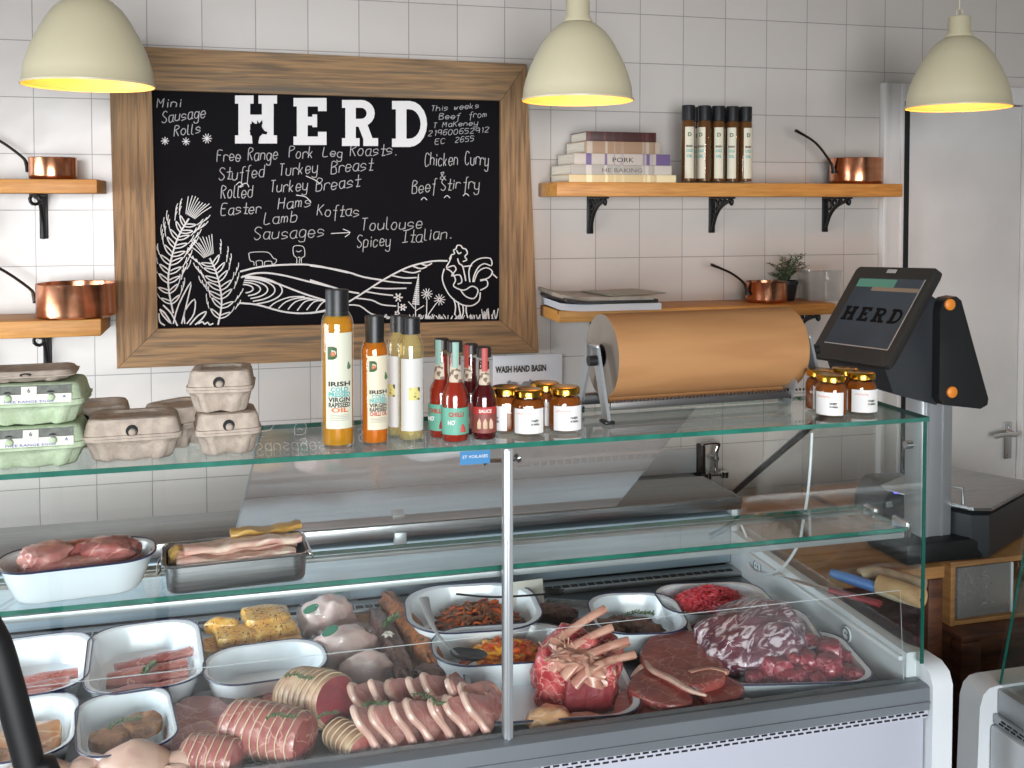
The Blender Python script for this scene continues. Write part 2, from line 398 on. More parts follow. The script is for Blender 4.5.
M_plaster = mat('plaster', '#c9c6c0', .85, 0, '#c2bfb9', 3)
M_floor = mat('floor_vinyl', '#6f6a64', .5, 0, '#5f5b56', 6)
XR, X0, YN = 3.0, -2.2, -2.5
dl, dr, dt = at(899, 300, Y=WALL).x, at(1018, 300, Y=WALL).x, at(1000, 105, Y=WALL).z
w = MB()
w.span((X0 - .1, WALL, 0), (dl, WALL + .1, 2.75)); w.span((dl, WALL, dt), (dr, WALL + .1, 2.75)); w.span((dr, WALL, 0), (XR + .1, WALL + .1, 2.75))
struct(w.build('wall_back', M_tiles, origin=(0, WALL, 0)))
struct(MB().span((X0 - .1, YN - .1, -.05), (XR + .1, WALL + .1, 0)).build('floor', M_floor))
struct(MB().span((X0 - .1, YN - .1, 2.75), (XR + .1, WALL + .1, 2.8)).build('ceiling', M_plaster))
struct(MB().span((XR, YN, 0), (XR + .1, WALL, 2.75)).build('wall_right', M_plaster))
w = MB(); w.span((X0 - .1, YN, 0), (X0, .3, 2.75)); w.span((X0 - .1, 2.85, 0), (X0, WALL, 2.75)); w.span((X0 - .1, .3, 0), (X0, 2.85, .6)); w.span((X0 - .1, .3, 2.35), (X0, 2.85, 2.75))
struct(w.build('wall_left', M_plaster))
w = MB(); w.span((X0, YN - .1, 0), (XR, YN, .45)); w.span((X0, YN - .1, 2.5), (XR, YN, 2.75)); w.span((X0, YN - .1, .45), (-1.8, YN, 2.5)); w.span((1.1, YN - .1, .45), (XR, YN, 2.5))
struct(w.build('wall_front', M_plaster))
def window(name, a, b, ax):
    f = MB()
    for t in (0, .5, 1):
        p = [a[i] + (b[i] - a[i]) * t for i in range(2)]
        f.box((p[0], p[1], (a[2] + b[2]) / 2), (.05, .05, b[2] - a[2]))
    for z in (a[2], b[2]): f.box(((a[0] + b[0]) / 2, (a[1] + b[1]) / 2, z), (abs(b[0] - a[0]) + .05, .05, .05) if ax else (.05, abs(b[1] - a[1]) + .05, .05))
    struct(f.build(name, M_whitepaint))
window('window_1', (-1.8, YN - .04, .47), (1.1, YN - .04, 2.48), 1)
window('window_2', (X0 - .05, .32, .62), (X0 - .05, 2.83, 2.33), 0)

# door in the tiled wall
gap = .016
d = struct(MB().span((dl + gap, WALL - .004, .01), (dr, WALL + .036, dt - .004), .003).build('door_1', M_whitepaint, origin=(dl, WALL, 0)))
hp = at(1007, 440, Y=WALL - .006)
pl = MB(); pl.box((hp.x, WALL - .008, hp.z), (.036, .010, .135), .004)
pl.tube([(hp.x, WALL - .016, hp.z + .045), (hp.x, WALL - .014, hp.z + .05)], .004)
for z in (.055, -.055): pl.lathe([(0, 0), (.004, 0), (.004, .002), (0, .003)], 8, M=Matrix.Translation((hp.x, WALL - .0125, hp.z + z)) @ Matrix.Rotation(R(90), 4, 'X'))
pl.build('handle_plate', M_chrome, d, (dl, WALL, 0))
lv = MB(); lv.tube(smooth([(hp.x, WALL - .012, hp.z + .03), (hp.x, WALL - .05, hp.z + .03), (hp.x - .015, WALL - .06, hp.z + .032), (hp.x - .06, WALL - .06, hp.z + .034), (hp.x - .098, WALL - .058, hp.z + .028)], 4), [.009] * 9 + [.008] * 8, 10)
lv.build('door_handle', M_chrome, d, (dl, WALL, 0))
hg = MB(); hz = at(899, 165, Y=WALL).z
for k in range(5): hg.tube([(dl + .006, WALL - .006, hz - .05 + k * .02), (dl + .006, WALL - .006, hz - .033 + k * .02)], .006, 8)
hg.build('hinge', M_chrome, d, (dl, WALL, 0))
t = MB(); t.span((dl - .006, WALL - .034, 0), (dl + .010, WALL - .0225, dt))  # dark strip laid over the hinge gap, its shade put in as colour
struct(t.build('door_gap_shade', M_dark))
for nm, xa, xb, za, zb in (('trim_1', at(877, 300, Y=WALL).x, dl, 0, dt + .062), ('trim_2', dr, dr + .075, 0, dt + .062)):
    t = MB(); t.span((xa, WALL - .022, za), (xb, WALL, zb), .003); t.span((xa, WALL - .030, za), (xa + .02, WALL - .02, zb), .004)
    t.span((xb - .018, WALL - .027, za), (xb, WALL - .02, zb), .003); struct(t.build(nm, M_whitepaint))
t = MB(); t.span((dl, WALL - .022, dt), (dr, WALL, dt + .062), .003); struct(t.build('trim_4', M_whitepaint))

# ================================================================== DISPLAY COUNTER (built in room coordinates)
O = (0.3, 1.9, 0)
ctr = thing('display_counter', 'long refrigerated glass butcher counter with white base, full of meat', 'counter', O)
def cp(mb, name, m, parent=None, label=None): return mb.build(name, m, parent or ctr, O, label)
# base
b = MB(); b.span((XL, 1.66, .10), (XE - .002, 2.55, .672), .006); cp(b, 'base_panel', M_panel, label='white lower front panel')
b = MB(); b.span((XL, 1.70, 0), (XE - .002, 2.5, .1)); cp(b, 'plinth', M_black)
b = MB(); b.prism([(1.648, .688), (1.648, .731), (1.655, .734), (1.69, .734), (1.69, .688)], XL, XE - .001, 'X'); b.span((XL, 1.645, .702), (XE - .001, 1.649, .705))
cp(b, 'front_rail', M_rail)
v = MB(); v.span((XL, 1.652, .671), (XE - .001, 1.69, .689)); vo = cp(v, 'vent_strip', M_panel)
sl = MB(); x = XL + .01
while x < XE - .02:
    sl.span((x, 1.6505, .682), (x + .011, 1.6535, .685)); sl.span((x + .008, 1.6505, .675), (x + .019, 1.6535, .678)); x += .0165
cp(sl, 'vent_slots', M_dark, vo)['kind'] = 'stuff'
# deck and rear housing
b = MB(); b.span((XL, 1.69, .66), (1.236, 2.56, ZD)); cp(b, 'deck', M_slate, label='dark steel display deck')
b = MB(); b.span((XL, 2.42, .708), (1.236, 2.50, .838), .006); cp(b, 'evaporator_cover', M_bluepanel, label='blue-grey steel panel behind the deck')
b = MB(); b.span((XL, 2.505, ZD), (1.236, 2.52, ZW - .03)); cp(b, 'rear_gap', M_dark)
v = MB(); v.span((XL, 2.36, ZD), (1.236, 2.42, ZD + .012), .003); vo = cp(v, 'air_return_strip', M_alu)
sl = MB(); x = XL + .01
while x < 1.21: sl.span((x, 2.370, ZD + .0115), (x + .018, 2.384, ZD + .0135)); x += .022
cp(sl, 'air_slots', M_dark, vo)['kind'] = 'stuff'
b = MB(); b.span((XL, 2.40, ZW - .028), (1.25, 2.62, ZW), .004); cp(b, 'rear_worktop', M_steel2, label='brushed steel worktop behind the rear pane')
b = MB(); b.span((XL, 2.394, ZW - .030), (1.25, 2.401, ZW + .002), .002); cp(b, 'worktop_edge', M_steel)
b = MB(); b.box((.36, 2.398, ZW - .030), (.03, .02, .03), .003); cp(b, 'catch_plate', M_alu)
# white end cheek at the door side
ck = MB(); ck.prism([(1.69, ZD), (1.69, .782), (2.42, .792), (2.42, .86), (2.56, .86), (2.56, ZD)], 1.236, XE, 'X'); ck.span((1.226, 1.70, .762), (1.237, 2.40, .772), .003)
co = cp(ck, 'inner_cheek', M_white)
for i, (px, py, y) in enumerate(((847, 634, 0), (757, 566, 0))):
    q = at(px, py, X=1.233); g = MB(); Mx = Matrix.Translation(q) @ Matrix.Rotation(R(-90), 4, 'Y')
    g.lathe([(0, .001), (.010, .001), (.0145, .003), (.0165, .002), (.0165, 0)], 24, M=Mx)
    for k in (-.005, .005): g.box(q + Vector((-.0012, k, 0)), (.002, .003, .003), m=1)
    g.lathe([(.0115, .0032), (.0135, .0036)], 24, M=Mx, m=1)
    g.build('grommet', [M_white, M_black], co, O)
b = MB(); b.prism([(1.640, 0), (1.640, .735), (1.650, .757), (1.672, .768), (1.72, .768), (1.78, .755), (2.56, .755), (2.56, 0)], XE, XE + .044, 'X', 0, True)
cp(b, 'end_cheek', M_white, label='white rounded end cheek')
b = MB(); b.span((XL - .04, 1.64, 0), (XL, 2.56, .77), .01); cp(b, 'end_cheek', M_white)
# panes
XP = at(508, 600, Y=YF).x
for i, (xa, xb) in enumerate(((XL, XP - .009), (XP + .009, XE - .006))):
    g = cp(MB().span((xa, YF, .734), (xb, YF + .006, ZT - .010)), 'front_pane', M_glass, label='clear upright front glass')
p = MB(); p.span((XP - .008, YF - .006, .734), (XP + .008, YF + .014, ZT - .010), .002); p.span((XP - .003, YF - .009, .734), (XP + .003, YF - .005, ZT - .012), .001)
po = cp(p, 'centre_post', M_alu)
a = MB()
for s in (-1, 1): a.tube([(XP + s * .004, YF + .015, ZT - .035), (XP + s * .03, YF + .05, ZT - .042)], .004, 8); a.lathe([(0, -.004), (.008, -.004), (.008, .004), (0, .004)], 12, M=Matrix.Translation((XP + s * .03, YF + .05, ZT - .042)) @ Matrix.Rotation(R(60), 4, 'Y'))
cp(a, 'glass_clamp', M_chrome, po)
tg = cp(MB().span((XL, YF - .008, ZT - .008), (XE, YB, ZT)), 'top_pane', M_topglass, label='clear glass top of the counter')
e = MB(); e.span((XL, YF - .0095, ZT - .008), (XE, YF - .0078, ZT + .0002)); e.span((XE - .0005, YF - .008, ZT - .008), (XE + .0012, YB, ZT + .0002)); e.span((XL, YB - .0005, ZT - .008), (XE, YB + .001, ZT + .0002))
cp(e, 'green_edge', M_edge, tg)
sp = cp(MB().span((XL, 1.71, ZS - .007), (1.245, 1.862, ZS)), 'inner_shelf', M_glass, label='glass shelf inside the counter')
e = MB(); e.span((XL, 1.7085, ZS - .007), (1.245, 1.7102, ZS + .0002)); e.span((1.2445, 1.71, ZS - .007), (1.246, 1.862, ZS + .0002)); e.span((XL, 1.8615, ZS - .007), (1.245, 1.863, ZS + .0002))
cp(e, 'green_edge', M_edge, sp)
k = MB(); k.span((XL, 1.706, ZS - .019), (1.24, 1.716, ZS - .0078), .002); k.span((XL, 1.850, ZS - .016), (1.24, 1.862, ZS - .0078), .002); cp(k, 'shelf_rail', M_alu)
for by_, bl2, bh2 in ((1.73, .05, .03), (1.83, .04, .022)): cp(MB().box((1.249, by_, ZS - .004), (.010, bl2, bh2), .002), 'shelf_bracket', M_chrome)
# end glass: slopes down at the back with the strut
pts = [(YF, .768), (YF, ZT - .009), (YB, ZT - .009), (2.42, .90), (2.42, .792), (1.78, .775)]
eg = cp(MB().prism(pts, XE - .006, XE, 'X'), 'end_pane', M_glass, label='glass end wall of the counter')
e = MB(); e.span((XE - .0065, YF - .001, .768), (XE + .0008, YF + .0008, ZT - .009)); cp(e, 'green_edge', M_edgedk, eg)
e = MB(); e.tube([(XE - .03, YB, ZT - .012), (XE - .012, 2.42, ZW + .012)], .009, 4); cp(e, 'rear_strut', M_cast, label='dark sloping strut')
k = MB(); q = at(905, 445, X=XE - .012); k.lathe([(0, 0), (.008, 0), (.008, .014), (0, .014)], 14, M=Matrix.Translation(q) @ Matrix.Rotation(R(90), 4, 'Y')); cp(k, 'glass_clamp', M_chrome)
# leaning rear pane
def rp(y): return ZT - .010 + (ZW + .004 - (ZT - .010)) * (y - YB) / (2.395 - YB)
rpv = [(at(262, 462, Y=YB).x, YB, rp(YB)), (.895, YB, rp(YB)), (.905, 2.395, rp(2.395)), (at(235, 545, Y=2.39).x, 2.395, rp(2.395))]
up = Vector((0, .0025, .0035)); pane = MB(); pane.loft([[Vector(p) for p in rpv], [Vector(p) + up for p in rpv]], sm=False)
rpo = cp(pane, 'rear_sliding_pane', M_hazepane, label='sloping rear pane with reflections painted as pink haze')
for i_, j_ in ((0, 3), (1, 2)): cp(MB().tube([Vector(rpv[i_]) + up, Vector(rpv[j_]) + up], .0022, 6), 'pane_edge', M_alu, rpo)
# inner acrylic riser behind the front glass
ri = MB(); ya, yb, za, zb = 1.679, 1.692, .736, .905
ri.loft([[(XL, ya, za), (1.222, ya, za), (1.222, yb, zb), (XL, yb, zb)], [(XL, ya + .003, za), (1.222, ya + .003, za), (1.222, yb + .003, zb), (XL, yb + .003, zb)]], sm=False)
rio = cp(ri, 'acrylic_riser', M_riser, label='low clear riser behind the front glass')
k = MB(); k.tube([(XL, yb + .001, zb), (1.222, yb + .001, zb), (1.222, ya, za)], .0006, 5); cp(k, 'polished_edge', M_white, rio)
# allergy / notice sticker under the top glass
a = at(460, 451, Y=YF - .0005); bq = at(490, 463, Y=YF - .0005)
st = thing('blue_sticker', 'small blue printed sticker under the edge of the counter top', 'sticker', (a.x, YF - .0012, bq.z))
MB().span((0, 0, 0), (bq.x - a.x, .001, a.z - bq.z - .001)).build('sticker_film', mat('sticker_blue', '#1d6d9e', .4), st)
text('ST VOILASES', 'sticker_lettering', M_chalk, st, .007, Matrix.Translation(((bq.x - a.x) / 2, -.0005, (a.z - bq.z) * .45)) @ STAND, (bq.x - a.x) * .84, depth=.0002)
# white cable
cb = [(812, 433, 1.98), (810, 470, 1.97), (807, 500, 1.97), (803, 522, 1.97), (798, 545, 2.0), (782, 568, 2.1), (765, 574, 2.2), (752, 570, 2.28), (748, 563, 2.32)]
cpts = smooth([at(x, y, Y=q) for x, y, q in cb], 5)
tag(MB().tube(cpts, .0032, 8).build('white_cable', M_white, origin=cpts[-1]), 'white power cable looping down inside the end of the counter', 'cable')
cb = [(731, 519, 2.385), (739, 522, 2.37), (744, 531, 2.36), (748, 541, 2.37)]
pts = smooth([at(x, y, Y=q) for x, y, q in cb], 5)
tag(MB().tube(pts, .0032, 8).build('white_cable', M_white, origin=pts[-1]), 'short white cable end curling under the rear worktop beside the strut', 'cable')

# ================================================================== SECOND COUNTER beyond the gap
q0 = at(1000, 690, Y=1.76)
cx, cy = 1.470, 1.76
c2 = thing('display_counter', 'second white glass counter across the gap from the long meat counter', 'counter', (cx, cy, 0))
b = MB(); b.prism([(-.058, 0), (-.040, .635), (-.032, .66), (-.018, .672), (.0, .675), (.60, .675), (.60, 0)], -.04, .02, 'Y', 0, True); b.build('end_cheek', M_white, c2, label='white rounded end cheek')
b = MB(); b.span((-.018, -1.2, .10), (.55, -.041, .60), .008); b.build('base_panel', M_white, c2)
v = MB(); v.span((-.010, -1.2, .60), (.55, -.041, .62), .003); vo = v.build('vent_strip', M_alu, c2)
sl = MB()
for i in range(50): sl.span((-.0115, -.06 - i * .0165, .607), (-.0095, -.071 - i * .0165, .610)); sl.span((-.0115, -.066 - i * .0165, .614), (-.0095, -.077 - i * .0165, .617))
sl.build('vent_slots', M_dark, vo)['kind'] = 'stuff'
b = MB(); b.span((0, -1.2, .62), (.55, -.041, .67), .004); b.build('deck', M_alu, c2)
b = MB(); b.span((.02, -1.2, 0), (.55, -.041, .1)); b.build('plinth', M_black, c2)
g = MB(); zt2 = 1.30; lx = .135
g.loft([[(.01, -1.2, .675), (.01, -.035, .675), (lx, -.035, zt2), (lx, -1.2, zt2)], [(.016, -1.2, .675), (.016, -.035, .675), (lx + .006, -.035, zt2), (lx + .006, -1.2, zt2)]], sm=False); gp = g.build('front_pane', M_glass, c2)
e = MB(); e.tube([(.013, -.034, .675), (lx + .003, -.034, zt2)], .0034, 4); e.build('green_edge', M_edgedk, gp)
g = MB(); g.loft([[(.01, -.03, .675), (.55, -.03, .675), (.55, -.03, zt2), (lx, -.03, zt2)], [(.01, -.024, .675), (.55, -.024, .675), (.55, -.024, zt2), (lx, -.024, zt2)]], sm=False); g.build('end_pane', M_glass, c2)
b = MB(); b.span((lx, -1.2, zt2), (.55, -.024, zt2 + .008)); b.build('top_pane', M_topglass, c2)

# black hoop rail in front of the counter
A = at(30, 768, Y=1.02); Bq = at(-20, 625, Y=1.02)
hoop = [(A.x + .02, 1.02, 0), (A.x + .02, 1.02, A.z - .12), tuple(A)] + [tuple(at(x, y, Y=1.02)) for x, y in ((19, 725), (7, 680), (-8, 636), (-40, 596), (-90, 580), (-140, 600), (-165, 660))] + [(A.x - .19, 1.02, A.z - .12), (A.x - .19, 1.02, 0)]
tag(MB().tube(smooth(hoop, 6), .0135, 14).build('hoop_rail', M_blacktube, origin=hoop[0]), 'black rubbery hoop standing close in front of the counter at the picture\'s lower corner', 'rail')
# ================================================================== PENDANT LAMPS
def make_lamp():
    t = thing('pendant_lamp', '', 'lamp')
    k = .00264
    prof = [(53, 0), (53.2, 1.6), (52, 3), (51.2, 12), (49, 21), (45.5, 31), (40.5, 42), (34, 54), (27, 64), (19, 71), (14, 74)]
    o = MB(); o.lathe([(r * k, z * k) for r, z in prof] + [(13 * k, 74 * k)], 56)
    so = o.build('shade', M_cream, t)
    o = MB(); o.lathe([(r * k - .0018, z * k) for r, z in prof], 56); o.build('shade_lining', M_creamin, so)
    o = MB(); o.lathe([(14 * k, 73 * k), (14 * k, 76 * k), (11.5 * k, 79 * k), (11.2 * k, 94 * k), (10 * k, 95.5 * k), (0, 95.8 * k)], 32); o.build('lamp_cap', M_cream, t)
    o = MB(); o.tube([(.010 * math.cos(a * .7), 0, 100 * k + .010 * math.sin(a * .7)) for a in range(10)], .0018, 6); o.build('hanging_loop', M_cream, t)
    o = MB(); o.tube([(0, 0, 103 * k), (0, 0, 2.75 - 1.905)], .0022, 6); o.build('cord', M_cream, t)
    o = MB(); o.lathe([(0, .055), (.018, .058), (.029, .072), (.030, .086), (.022, .104), (.014, .12), (.013, .15), (0, .15)], 20); o.build('bulb', M_bulb, t)
    return t
lamp0 = make_lamp()
for i, (px, py, lab) in enumerate(((89, 86, 'cream metal pendant lamp hanging over the egg boxes, in front of the chalkboard corner'), (577.5, 101, 'cream metal pendant lamp hanging between the chalkboard and the book shelf'), (958, 108, 'cream metal pendant lamp hanging in front of the white door'))):
    p = at(px, py, Y=2.45)
    t = lamp0 if i == 0 else dup(lamp0, p)
    t.location = p; t['label'] = lab; t['group'] = 'cream pendant lamps'
    l = bpy.data.lights.new('lamp_light', 'POINT'); l.energy = 1.5; l.color = (1, .46, .13); l.shadow_soft_size = .03
    lo = bpy.data.objects.new('lamp_light', l); C.objects.link(lo); lo.location = p + Vector((0, 0, .035)); lo['kind'] = 'helper'
for t in [o for o in C.objects if o.name.startswith('pendant_lamp')]:
    c = [o for o in t.children if o.name.startswith('cord')][0]

# ================================================================== CHALKBOARD
YFR, YBD = WALL - .045, WALL - .026
P0 = lambda x, y, Y=YFR: at(x, y, Y=Y)
bo = P0(330, 205)
board = thing('menu_chalkboard', 'large chalkboard menu in a weathered oak frame with white slab lettering and farm drawing', 'chalkboard', (bo.x, WALL - .001, P0(330, 362).z))
BO = tuple(board.location)
oc = [P0(*p) for p in ((108.5, 45), (526.5, 64), (538.6, 353), (117, 368.7))]; ic = [P0(*p) for p in ((151.5, 89.7), (501, 100.6), (500.7, 321), (157.7, 329))]
for nm, i, j, m in (('top_rail', 0, 1, M_oak), ('side_rail', 1, 2, M_oakv), ('bottom_rail', 2, 3, M_oak), ('side_rail', 3, 0, M_oakv)):
    q = [oc[i], oc[j], ic[j], ic[i]]
    mb = MB(); mb.loft([[p + (Vector((0, .004, 0)) if True else 0) for p in q], [Vector((p.x, WALL - .001, p.z)) for p in q]], sm=False)
    ctr_ = sum(q, Vector()) / 4
    mb.loft([[p + (ctr_ - p).normalized() * .0008 for p in q], [p + Vector((0, .0042, 0)) for p in q]], sm=False)
    mb.build(nm, m, board, BO)
q = [P0(150, 88), P0(503, 99), P0(502, 323), P0(156, 331)]
MB().loft([[Vector((p.x, YBD, p.z)) for p in q], [Vector((p.x, WALL - .002, p.z)) for p in q]], sm=False).build('board', M_board, board, BO)
YC = YBD - .0012
Bp = lambda x, y: at(x, y, Y=YC)
def words_part(name, lines):
    mb = MB()
    for i, (s, x0, y0, x1, y1, h, rad) in enumerate(lines): handwrite(mb, s, Bp, x0, y0, x1, y1, h, rad, seed=len(s) + i)
    return mb.build(name, M_chalk2, board, BO)
r1 = .00125
words_part('sausage_roll_notice', [('Mini', 157, 107, 183, 107, 9, r1), ('Sausage', 162, 122.5, 207, 117, 11, r1), ('Rolls', 174, 136, 202, 133, 10, r1)])
mb = MB()
for x, y, s in ((165, 141, 4), (186, 141.5, 4), (207, 138.5, 5)):
    for k in range(4 if s == 4 else 5): a = k * math.pi / (4 if s == 4 else 5); chalk(mb, [Bp(x - s * math.cos(a), y - s * math.sin(a)), Bp(x + s * math.cos(a), y + s * math.sin(a))], r1)
mb.build('chalk_stars', M_chalk, board, BO)
words_part('menu_lettering', [
    ('Free', 217, 161, 242, 161, 11, r1), ('Range', 248, 161, 279, 159, 12, r1), ('Pork', 289, 158, 315, 158, 11, r1), ('Leg', 323, 156.5, 344, 157, 9, r1), ('Roasts.', 350, 156, 398, 154.5, 11, r1),
    ('Stuffed', 219, 180, 266, 177, 12, r1), ('Turkey', 279, 176, 319, 172, 12, r1), ('Breast', 331, 174, 374, 169, 12, r1),
    ('Rolled', 221, 198, 254, 197, 12, r1), ('Turkey', 270, 193, 309, 190, 12, r1), ('Breast', 316, 191, 361, 186, 12, r1),
    ('Easter', 221, 215, 262, 213, 11, r1), ('Hams', 278, 209, 313, 206, 11, r1),
    ('Lamb', 264, 224, 299, 221, 11, r1), ('Koftas', 317, 216, 361, 216, 11, r1),
    ('Sausages', 254, 240, 326, 236, 12, r1), ('Toulouse', 361, 231, 424, 228, 12, r1), ('Spicey', 357, 248, 392, 245, 12, r1), ('Italian.', 402, 243, 453, 238, 12, r1)])
mb = MB()
for st in (((331, 233.5), (350, 232.5)), ((343, 229), (350, 232.5), (345, 237)), ((236, 185), (240, 182), (243, 186), (239, 187), (246, 183), (249, 187)), ((306, 176), (315, 180), (320, 184)), ((296, 195), (306, 197), (311, 203))): chalk(mb, [Bp(*p) for p in st], r1)
mb.build('menu_arrow', M_chalk, board, BO)
words_part('beef_notice', [('This', 431, 111, 449, 110.5, 5.5, .0009), ('weeks', 454, 110, 480, 108, 5.5, .0009), ('Beef', 439, 119.5, 461, 118.5, 5.5, .0009), ('from', 469, 118, 488, 116.5, 6, .0009), ('T MaKeney', 433, 128, 479, 124.5, 5, .0009), ('219600652912', 428, 136, 490, 132, 5, .0009), ('EC', 435, 144, 446, 143.5, 5, .0009), ('2655', 455, 142.5, 475, 141, 5, .0009)])
words_part('curry_notice', [('Chicken', 425, 166, 459, 165, 13, r1), ('Curry', 465, 165, 490, 165, 13, r1), ('&', 440, 179, 447, 179, 7, r1), ('Beef', 412, 193, 437, 191, 12, r1), ('Stir', 441, 190, 461, 189, 11, r1), ('fry', 463, 189, 481, 189, 12, r1)])
mb = MB()
for x, y in ((424, 199), (447, 197), (466, 195)): chalk(mb, [Bp(x - 3, y + 1), Bp(x, y - 1.5), Bp(x + 3, y + 1)], r1)
mb.build('chalk_stars', M_chalk, board, BO)
# slab letters, 10 units tall
def letter(ch):
    def rect(x0, y0, x1, y1): return [(x0, y0), (x1, y0), (x1, y1), (x0, y1)]
    if ch == 'H': return 8.6, [rect(.7, 0, 3.1, 10), rect(5.5, 0, 7.9, 10), rect(0, 0, 3.8, 1.7), rect(0, 8.3, 3.8, 10), rect(4.8, 0, 8.6, 1.7), rect(4.8, 8.3, 8.6, 10), rect(3.1, 4.1, 5.5, 6)]
    if ch == 'E': return 7, [rect(.7, 0, 3, 10), rect(0, 0, 7, 1.8), rect(0, 8.2, 7, 10), rect(5.2, 1.8, 7, 2.8), rect(5.2, 7.2, 7, 8.2), rect(3, 4.2, 4.8, 6), rect(4.0, 3.8, 5.0, 6.5)]
    def band(cx, cy, ro, ri, sx=1):
        out = []
        for i in range(10):
            a, b = R(-90 + 18 * i), R(-72 + 18 * i)
            out.append([(cx + sx * ri * math.cos(a), cy + ri * math.sin(a)), (cx + sx * ro * math.cos(a), cy + ro * math.sin(a)), (cx + sx * ro * math.cos(b), cy + ro * math.sin(b)), (cx + sx * ri * math.cos(b), cy + ri * math.sin(b))])
        return out
    if ch == 'R': return 7.6, [rect(.7, 0, 2.9, 10), rect(0, 0, 3.7, 1.7), rect(0, 8.3, 4, 10), rect(2.9, 4.2, 4, 5.9)] + band(4, 7.1, 2.9, 1.2) + [[(3.4, 4.4), (5.3, 4.8), (6.5, 1.5), (4.5, 1.5)], rect(4.5, 0, 7.6, 1.7)]
    return 7.3, [rect(.8, 0, 3, 10), rect(0, 0, 3.8, 1.8), rect(0, 8.2, 3.8, 10)] + band(3.6, 5, 5, 3.2, .74)
def slab_word(mb, P, cells, d, off=0):
    for ch, x0, x1, yt, yb in cells:
        wd, polys = letter(ch)
        for k, po in enumerate(polys):
            q = [P(x0 + (x1 - x0) * u / wd, yb + (yt - yb) * v / 10) for u, v in po]
            mb.loft([[p - d * (1 + .02 * k) for p in q], [p + d * .2 for p in q]], sm=False)
mb = MB(); slab_word(mb, Bp, (('H', 235, 277, 95.5, 143.5), ('E', 293.5, 326.5, 98, 145), ('R', 342, 378, 100, 146), ('D', 392, 427, 101, 147)), Vector((0, .0015, 0)))
lo = mb.build('slab_lettering', M_chalk, board, BO)
bull = [(252, 126), (251.5, 121), (255, 124), (257, 124), (257, 120.5), (259.5, 123.5), (262, 120), (262.5, 123.5), (261, 126), (264.5, 131), (267.5, 132), (266.5, 134.5), (262, 134), (259.5, 137), (258, 144), (252.5, 144), (252, 137), (249.5, 131)]
q = [Bp(*p) for p in bull]
MB().loft([[p - Vector((0, .0032, 0)) for p in q], [p - Vector((0, .0022, 0)) for p in q]], sm=False).build('bull_head_cutout', M_board, lo, label='black bull head silhouette', origin=BO)
# farm drawing
D5 = lambda p: (140 + p[0] / 4.8, 180 + p[1] / 4.8)
D6 = lambda p: (310 + p[0] / 4.876, 200 + p[1] / 4.876)
def draw(mb, pts, f=D5, rad=.0021): chalk(mb, [Bp(*f(p)) for p in pts], rad)
def curve_at(ax, t):
    i = min(int(t * (len(ax) - 1)), len(ax) - 2); u = t * (len(ax) - 1) - i
    return ax[i][0] + (ax[i + 1][0] - ax[i][0]) * u, ax[i][1] + (ax[i + 1][1] - ax[i][1]) * u
def ear(mb, ax, n, L, awn, seed):
    rnd = random.Random(seed); draw(mb, ax, rad=.0026)
    for k in range(n):
        t = .08 + .9 * k / n; x, y = curve_at(ax, t); x2, y2 = curve_at(ax, min(1, t + .03))
        ux, uy = x2 - x, y2 - y; l = math.hypot(ux, uy) or 1; ux, uy = ux / l, uy / l
        LL = L * (1 - .45 * abs(t - .45))
        for s in (-1, 1):
            nx, ny = -uy * s, ux * s
            g = lambda a, b: (x + LL * (a * ux + b * nx), y + LL * (a * uy + b * ny))
            draw(mb, [g(0, .02), g(.25, .55), g(.75, .95), g(.55, .45), g(.3, .06)], rad=.0019)
            for q in range(3):
                d0 = 1.05 + .2 * q + rnd.uniform(-.06, .06); a0 = .75 + .35 * q
                draw(mb, [g(a0, d0), g(a0 + awn * .5, d0 + awn * .22), g(a0 + awn, d0 + awn * .3)], rad=.0013)
    x, y = ax[-1]
    dx_, dy_ = ax[-1][0] - ax[-2][0], ax[-1][1] - ax[-2][1]; l_ = math.hypot(dx_, dy_); dx_, dy_ = dx_ / l_, dy_ / l_
    for k in range(-4, 5):
        q = rnd.uniform(70, 105); x0_, y0_ = x - dy_ * k * 6 + dx_ * 12, y + dx_ * k * 6 + dy_ * 12
        draw(mb, [(x0_, y0_), (x0_ + dx_ * q * .5 - dy_ * k * 4, y0_ + dy_ * q * .5 + dx_ * k * 4), (x0_ + dx_ * q + dx_ * 8 - dy_ * k * 9, y0_ + dy_ * q + dx_ * k * 9)], rad=.0013)
mb = MB(); ear(mb, [(160, 640), (135, 500), (150, 380), (185, 270), (235, 185)], 10, 58, .9, 1); ear(mb, [(375, 695), (392, 600), (385, 520), (365, 440), (335, 375)], 7, 62, .6, 2)
for a in ([(95, 620), (110, 650), (150, 690), (120, 640), (95, 620)], [(110, 600), (150, 640), (180, 700)], [(160, 690), (185, 600), (245, 490), (225, 590), (200, 690)], [(215, 690), (215, 630), (262, 572), (260, 640), (225, 690)], [(240, 695), (280, 650), (318, 632), (300, 665), (265, 695)], [(90, 640), (95, 680), (120, 698)], [(280, 690), (300, 680), (310, 692), (325, 683), (335, 695), (352, 688)]): draw(mb, a, rad=.0022)
mb.build('wheat_drawing', M_chalk, board, BO)
mb = MB()
for a in ([(480, 440), (560, 420), (640, 410), (770, 405), (850, 412), (912, 425), (1000, 445)], [(485, 468), (540, 450), (610, 446), (700, 460), (800, 485), (912, 512)], [(490, 462), (560, 470), (640, 490), (720, 520), (800, 550), (900, 580), (960, 590)], [(475, 590), (560, 598), (640, 620), (700, 634), (780, 640), (860, 632), (930, 612), (960, 592)]): draw(mb, a, rad=.0027)
